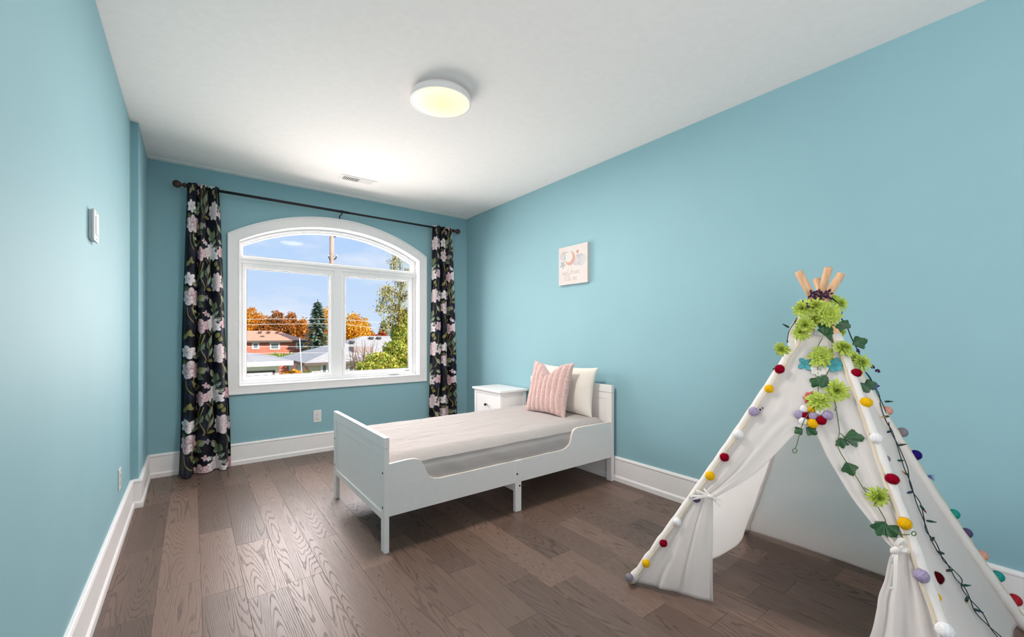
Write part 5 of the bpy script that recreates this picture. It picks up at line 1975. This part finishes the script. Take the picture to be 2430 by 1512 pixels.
def wz(py, px, Y):
    return ony(px, py, Y).z


HB = 48.0
wins = [('F', wx(601, HB), wx(612, HB), wz(828, 606, HB) + 0.1, wz(815, 606, HB) - 0.05), ('F', wx(643, HB), wx(661, HB), wz(829, 650, HB) + 0.1, wz(815, 650, HB) - 0.05), ('F', wx(705, HB), wx(719, HB), wz(827, 710, HB) + 0.1, wz(814, 710, HB) - 0.05)]
house('brick_house', 'red brick bungalow with orange roof, upper left through the window', 'brick_red', 'shingle_orange', 'fascia_brown', -3.0, 9.2, HB, HB + 8, GZ + 0.3, 0.46, 1.55, 0.5, 7.3, 0.45, wins,
      [(wx(616, 51), 50.6, 1.42), (wx(636, 51), 50.6, 1.42), (wx(657, 51), 50.6, 1.42), (wx(622, 49.5), 49.2, 0.98)])
house('garage', 'white garage with grey roof at the lower left of the window view', 'siding_white', 'shingle_grey', 'fascia_white', -2.4, 3.57, 24.6, 30.6, GZ, -0.34, 0.36, -0.2, 0.9, 0.55, [], (),
      (-1.6, wx(646, 24.6), GZ, wz(884, 630, 24.6)), 0.24)
house('grey_house', 'beige house with wide grey hipped roof in the middle of the window view', 'stucco_beige', 'shingle_grey', 'fascia_brown', 6.1, 17.5, 29.2, 37.2, GZ + 0.1, -0.74, 1.02, 10.6, 13.6, 0.55,
      [('F', wx(765, 29.2), wx(774, 29.2), wz(884, 770, 29.2), wz(866, 770, 29.2)), ('F', wx(829, 29.2), wx(838, 29.2), wz(880, 832, 29.2), wz(871, 832, 29.2)), ('S', 30.5, 31.3, -2.2, -1.1), ('S', 34.0, 35.0, -2.2, -1.1)],
      [(wx(832, 32.0), 31.6, 0.62), (wx(882, 32.4), 32.5, 0.90), (wx(900, 32.4), 32.5, 0.90)])
gh = bpy.data.objects.get('grey_house')
boxp('chimney', 'stucco_beige', gh, (wx(925, 34), wx(933, 34), 33.6, 34.4, 0.2, wz(783, 928, 34)), 0)
boxp('dormer_wall', 'shingle_dark', gh, (wx(838, 30.2), wx(884, 30.2), 30.0, 31.0, -0.9, wz(822, 860, 30.2)), 0)
part('downspout', 'fascia_brown', gh, lambda m: m.tube([(wx(722, 28.7), 28.62, -0.80), (wx(726, 29), 28.8, -0.95), (wx(735, 29.1), 29.1, -1.25), (wx(735, 29.1), 29.1, GZ + 0.1)], 0.05, 6))

# ---- trees
def crown_cloud(m, centre, rad, n, size, rnd, cols, cw, hollow=0.55, squash=1.0, shape=None):
    out = []
    for i in range(n):
        while True:
            d = Vector((rnd.uniform(-1, 1), rnd.uniform(-1, 1), rnd.uniform(-1, 1)))
            if 0.05 < d.length < 1: break
        d = d.normalized() * (rnd.uniform(hollow, 1.0))
        nz_ = 1 + 0.35 * noise.noise(d * 2.1 + Vector(centre) * 0.37)
        p = Vector((d.x * rad[0] * nz_, d.y * rad[1] * nz_, d.z * rad[2] * nz_)) + Vector(centre)
        a = Vector((rnd.gauss(0, 1), rnd.gauss(0, 1), rnd.gauss(0, 1))).normalized()
        b = a.orthogonal().normalized()
        s = size * rnd.uniform(0.6, 1.3)
        o = len(m.v)
        c_ = a.cross(b)
        m.v += [tuple(p - b * s), tuple(p + c_ * s * 0.6), tuple(p + b * s), tuple(p - c_ * s * 0.6)]
        m.f.append((o, o + 1, o + 2, o + 3))
        cc = rnd.choices(cols, cw)[0]
        v = rnd.uniform(0.8, 1.2)
        out += [tuple(min(1, q * v) for q in cc)] * 4
    return out


def leafy(name, label, base, trunk_h, blobs, leaf, dens, cols, cw, seed, group='trees outside the window', cat='tree', tr=0.22, branches=True):
    rnd = random.Random(seed)
    t = thing(name, base, label, cat, group)
    m = MB(); colr = []
    for cx_, cy_, cz_, rx, ry, rz in blobs:
        colr += crown_cloud(m, (base[0] + cx_, base[1] + cy_, base[2] + cz_), (rx, ry, rz), int(dens * (rx * rz + 0.2)), leaf, rnd, cols, cw)
    me = bpy.data.meshes.new('foliage'); me.from_pydata(m.v, [], m.f)
    me.materials.append(MATS['leaf_print']); set_print(me, np.array(colr))
    o = bpy.data.objects.new('foliage', me); col.objects.link(o); o.parent = t; o.matrix_parent_inverse = parent_inv(t); o['kind'] = 'stuff'
    b = Vector(base)
    m = MB()
    m.tube([b, b + Vector((0.05, 0, trunk_h * 0.6)), b + Vector((0, 0.05, trunk_h))], [tr, tr * 0.8, tr * 0.5], 8)
    if branches:
        for cx_, cy_, cz_, rx, ry, rz in blobs:
            top = b + Vector((cx_, cy_, cz_))
            m.tube([b + Vector((0, 0, min(trunk_h * 0.6, cz_ * 0.6))), b.lerp(top, 0.6) + Vector((0, 0, cz_ * 0.12)), top], [tr * 0.5, tr * 0.35, tr * 0.12], 6)
    m.build('trunk', 'bark', t, smooth=True)
    return t


ORG = [lin(206, 128, 40), lin(176, 96, 38), lin(226, 160, 60), lin(150, 90, 40)]
YEL = [lin(236, 178, 50), lin(222, 150, 40), lin(246, 202, 90), lin(190, 130, 40)]
BRN = [lin(176, 104, 44), lin(146, 86, 42), lin(206, 134, 60), lin(110, 84, 40)]
GRN = [lin(178, 186, 70), lin(146, 160, 60), lin(206, 200, 96), lin(110, 128, 56), lin(216, 178, 80)]
SPR = [lin(128, 150, 132), lin(100, 126, 110), lin(160, 176, 158)]
RED = [lin(206, 92, 50), lin(180, 70, 44)]


def far_tree(px, top, Y, w, cols, seed, label, name='maple_tree', bot=None):
    b = ony(px, 800, Y); base = Vector((b.x, Y, GZ + 0.4))
    H = ony(px, top, Y).z - base.z
    W = w * depth(b) / F
    rnd = random.Random(seed)
    bl = [(0, 0, H * 0.55, W * 0.5, W * 0.5, H * 0.30)]
    for i in range(6):
        a = i * 1.05 + rnd.uniform(0, 0.5)
        bl.append((math.cos(a) * W * 0.30, math.sin(a) * W * 0.3, H * rnd.uniform(0.45, 0.72), W * 0.28, W * 0.28, H * 0.20))
    bl.append((0, 0, H * 0.83, W * 0.24, W * 0.24, H * 0.16))
    return leafy(name, label, base, H * 0.6, bl, 0.135, 520, cols, [4, 3, 3, 2][:len(cols)], seed)


far_tree(596, 726, 82, 62, YEL[:2] + ORG[:2], 1, 'tall golden maple at the far left beyond the brick house')
far_tree(622, 762, 60, 50, BRN, 2, 'low rust-brown maple behind the left end of the brick roof')
far_tree(658, 735, 68, 66, BRN, 3, 'broad rust-brown maple behind the brick roof ridge')
far_tree(692, 738, 72, 54, BRN[:3] + ORG[:1], 4, 'thin rust maple right of the broad brown one')
far_tree(718, 752, 64, 50, ORG, 5, 'small orange maple just left of the spruce')
far_tree(772, 728, 52, 54, YEL, 7, 'bright yellow maple next to the spruce, left pane')
far_tree(838, 740, 60, 74, YEL, 8, 'bright yellow maple filling the left of the right pane')
far_tree(868, 766, 72, 46, ORG, 9, 'orange maple sloping down beside the yellow one, right pane')
far_tree(905, 782, 58, 30, RED, 10, 'small red bushy tree above the grey roof', 'red_shrub_tree')


def conifer(px, top, Y, w, seed, label):
    b = ony(px, 800, Y); base = Vector((b.x, Y, GZ + 0.3))
    H = ony(px, top, Y).z - base.z; W = w * depth(b) / F / 2
    rnd = random.Random(seed)
    t = thing('spruce_tree', base, label, 'tree', 'trees outside the window')
    m = MB(); colr = []
    for i in range(26):
        f = i / 26
        z = H * (0.12 + 0.86 * f); R = W * (1 - f) ** 0.8 + 0.12
        for k in range(11):
            a = k * 0.571 + i * 0.9 + rnd.uniform(-0.2, 0.2)
            for s in range(9):
                q = (s + 1) / 9
                p = base + Vector((math.cos(a) * R * q, math.sin(a) * R * q, z - 0.30 * R * q * q + rnd.uniform(-0.1, 0.1)))
                d = Vector((math.cos(a), math.sin(a), -0.2 + rnd.uniform(-0.3, 0.3))).normalized() * 0.26
                sd = Vector((-math.sin(a), math.cos(a), rnd.uniform(-0.4, 0.4))) * 0.14
                o = len(m.v); m.v += [tuple(p - d), tuple(p + sd), tuple(p + d), tuple(p - sd)]; m.f.append((o, o + 1, o + 2, o + 3))
                c_ = rnd.choice(SPR); v = rnd.uniform(0.75, 1.25); colr += [tuple(u * v for u in c_)] * 4
    me = bpy.data.meshes.new('foliage'); me.from_pydata(m.v, [], m.f); me.materials.append(MATS['leaf_print']); set_print(me, np.array(colr))
    o = bpy.data.objects.new('foliage', me); col.objects.link(o); o.parent = t; o.matrix_parent_inverse = parent_inv(t); o['kind'] = 'stuff'
    MB().tube([base, base + Vector((0, 0, H))], [0.22, 0.03], 8).build('trunk', 'bark', t)


conifer(754, 710, 46, 84, 21, 'blue-grey spruce between the rust maples and the yellow maple')
conifer(910, 758, 62, 40, 22, 'small dark spruce in the right pane behind the red bush')


def near_tree():
    base = ony(944, 800, 9.4); base.z = GZ
    bl = []
    rnd = random.Random(31)
    def at(px, py, Y=None):
        q = ony(px, py, 9.4 if Y is None else Y); return q.x - base.x, q.y - base.y, q.z - base.z
    for px, py, w, h, Y in ((948, 792, 24, 26, 9.4), (940, 830, 34, 26, 9.2), (905, 856, 40, 22, 9.0), (955, 860, 36, 30, 9.4), (880, 872, 34, 16, 8.9), (925, 880, 50, 20, 9.1), (930, 905, 70, 24, 9.2), (960, 760, 18, 30, 9.5),
                            (965, 800, 16, 40, 9.5), (975, 840, 24, 40, 9.5)):
        x, y, z = at(px, py, Y)
        bl.append((x, y, z, w / F * 8.6, w / F * 8.6, h / F * 8.6))
    t = leafy('birch_tree', 'green and yellow leafy tree close outside the right pane', base, 4.3, bl, 0.027, 13000, GRN, [4, 4, 3, 2, 2], 31, tr=0.09)
    # thin upper branches hung with sparse leaves
    m = MB(); mb = MB(); colr = []
    OLV = [lin(150, 146, 62), lin(190, 168, 84), lin(120, 118, 62), lin(206, 190, 110)]
    for path in ([(948, 800), (946, 760), (948, 720), (952, 680), (950, 640), (946, 610)], [(948, 740), (930, 715), (915, 700), (905, 722), (903, 738)], [(950, 700), (930, 690), (918, 682), (908, 690)], [(950, 690), (962, 660), (968, 640)],
                 [(948, 760), (930, 752), (915, 758)], [(950, 670), (938, 650), (934, 625), (940, 606)], [(950, 710), (966, 700), (972, 690)], [(948, 750), (964, 740), (972, 725)], [(946, 775), (925, 770), (910, 778)], [(950, 725), (935, 735), (920, 728)]):
        pts = cat_rom([ony(px, py, 9.4 + 0.15 * math.sin(px)) for px, py in path], 5)
        mb.tube(pts, [0.016 * (1 - 0.75 * i / len(pts)) + 0.003 for i in range(len(pts))], 5)
        for p in pts:
            for _ in range(20):
                q = p + Vector((rnd.gauss(0, 0.065), rnd.gauss(0, 0.07), rnd.gauss(-0.03, 0.065)))
                a = Vector((rnd.gauss(0, 0.5), rnd.gauss(0, 0.5), -1)).normalized() * 0.032
                s = a.orthogonal().normalized() * 0.016
                o = len(m.v); m.v += [tuple(q - a), tuple(q + s), tuple(q + a), tuple(q - s)]; m.f.append((o, o + 1, o + 2, o + 3))
                c_ = rnd.choice(OLV); v = rnd.uniform(0.75, 1.2); colr += [tuple(u * v for u in c_)] * 4
    me = bpy.data.meshes.new('upper_foliage'); me.from_pydata(m.v, [], m.f); me.materials.append(MATS['leaf_print']); set_print(me, np.array(colr))
    o = bpy.data.objects.new('upper_foliage', me); col.objects.link(o); o.parent = t; o.matrix_parent_inverse = parent_inv(t); o['kind'] = 'stuff'
    mb.build('upper_branch', 'bark', t, smooth=True)


near_tree()


def shrub(name, label, px, py, Y, w, h, cols, seed, dens=900, leaf=0.09):
    b = ony(px, py, Y); base = Vector((b.x, Y, GZ + 0.02))
    d = depth(b) / F
    hz = b.z - base.z
    bl = [(dx * w * d, 0.3 * dx, hz * f, w * d * 0.35, w * d * 0.35, h * d) for dx, f in ((-0.3, 0.94), (0.3, 0.95), (0, 1.0), (0.1, 0.85))]
    return leafy(name, label, base, hz * 0.7, bl, leaf, dens, cols, [3, 3, 2, 1][:len(cols)], seed, 'shrubs outside the window', 'shrub', 0.04)


HED = [lin(136, 160, 60), lin(170, 180, 80), lin(110, 130, 52)]
shrub('hedge', 'green hedge between the brick house and the garage', 655, 846, 40, 56, 8, HED, 51, 500, 0.12)
shrub('hedge', 'green hedge above the garage roof corner', 690, 845, 43, 40, 7, HED, 52, 500, 0.12)
shrub('golden_shrub', 'golden shrub low in the left pane between garage and grey house', 692, 886, 26, 40, 9, YEL, 53, 700, 0.09)
shrub('green_shrub', 'small green shrub low in front of the grey house', 727, 887, 27.6, 14, 7, HED, 54, 900, 0.07)

# bare shrub in front of the grey house
b = ony(868, 905, 20); b.z = GZ
bs = thing('bare_shrub', b, 'leafless brown shrub in front of the grey roof, right pane', 'shrub', 'shrubs outside the window')
rnd = random.Random(77)
m = MB()
for i in range(34):
    p = b + Vector((rnd.uniform(-0.1, 0.1), rnd.uniform(-0.1, 0.1), 0))
    tip = ony(rnd.uniform(826, 902), rnd.uniform(806, 850), 20 + rnd.uniform(-0.7, 0.7))
    md = p.lerp(tip, 0.55) + Vector((rnd.uniform(-0.3, 0.3), 0, 0.3))
    pts = cat_rom([p, md, tip], 5)
    m.tube(pts, [0.028 - 0.022 * k / (len(pts) - 1) for k in range(len(pts))], 4)
    for k in range(2):
        q = pts[6 + k]; e = q + Vector((rnd.uniform(-0.5, 0.5), rnd.uniform(-0.2, 0.2), rnd.uniform(0.1, 0.6)))
        m.tube([q, q.lerp(e, 0.5) + Vector((0, 0, 0.06)), e], [0.011, 0.008, 0.004], 4)
m.build('branches', 'twig', bs, smooth=True)

# ---- utility pole and wires
ub = ony(787.5, 700, 23.2)
up_ = thing('utility_pole', (ub.x, 23.2, GZ), 'wooden utility pole seen through the arched pane', 'utility pole')
ztop = ony(787.5, 520, 23.2).z
part('timber', 'pole_timber', up_, lambda m: m.tube([(ub.x, 23.2, GZ), (ub.x, 23.2, ztop)], [0.15, 0.105], 14), smooth=True)
for py, sd in ((556, -1), (558, 1), (611, 1), (613, -1)):
    z = ony(787, py, 23.2).z
    b_ = part('insulator_bracket', 'vent_dark', up_, lambda m: m.tube([(ub.x + sd * 0.1, 23.1, z - 0.10), (ub.x + sd * 0.16, 23.05, z - 0.06), (ub.x + sd * 0.19, 23.05, z + 0.06)], 0.03, 6))
    part('insulator', 'cable', b_, lambda m: m.tube([(ub.x + sd * 0.19, 23.05, z + 0.05), (ub.x + sd * 0.19, 23.05, z + 0.12)], 0.045, 8), smooth=True)


def wire(label, pixels, Y, r=0.010):
    pts = cat_rom([ony(px, py, Y) for px, py in pixels], 6)
    o = MB().tube(pts, r, 5).build('power_line', 'cable', None, smooth=True)
    return tag(o, label, 'cable', 'overhead wires')


wire('topmost of the overhead wires crossing the treetops', [(520, 760), (620, 757.5), (755, 757), (830, 760), (900, 766), (985, 776)], 23.075)
wire('second overhead wire, just below the topmost one', [(520, 773), (620, 770), (780, 769), (830, 772), (900, 780), (985, 791)], 23.075)
wire('third overhead wire, crossing the brick house wall', [(520, 823), (650, 823), (800, 822), (985, 823)], 23.065, 0.009)
wire('lowest overhead wire, crossing the grey roof', [(520, 841), (650, 838), (800, 838), (985, 840)], 23.06, 0.009)
q0, q1 = ony(711, 802, 26.5), ony(721, 900, 26.5)
gp = MB().tube([(q0.x, 26.5, q0.z), (q1.x, 26.5, GZ)], 0.03, 6).build('garden_pole', 'cable')
tag(gp, 'thin pale leaning pole between garage and grey house', 'pole')
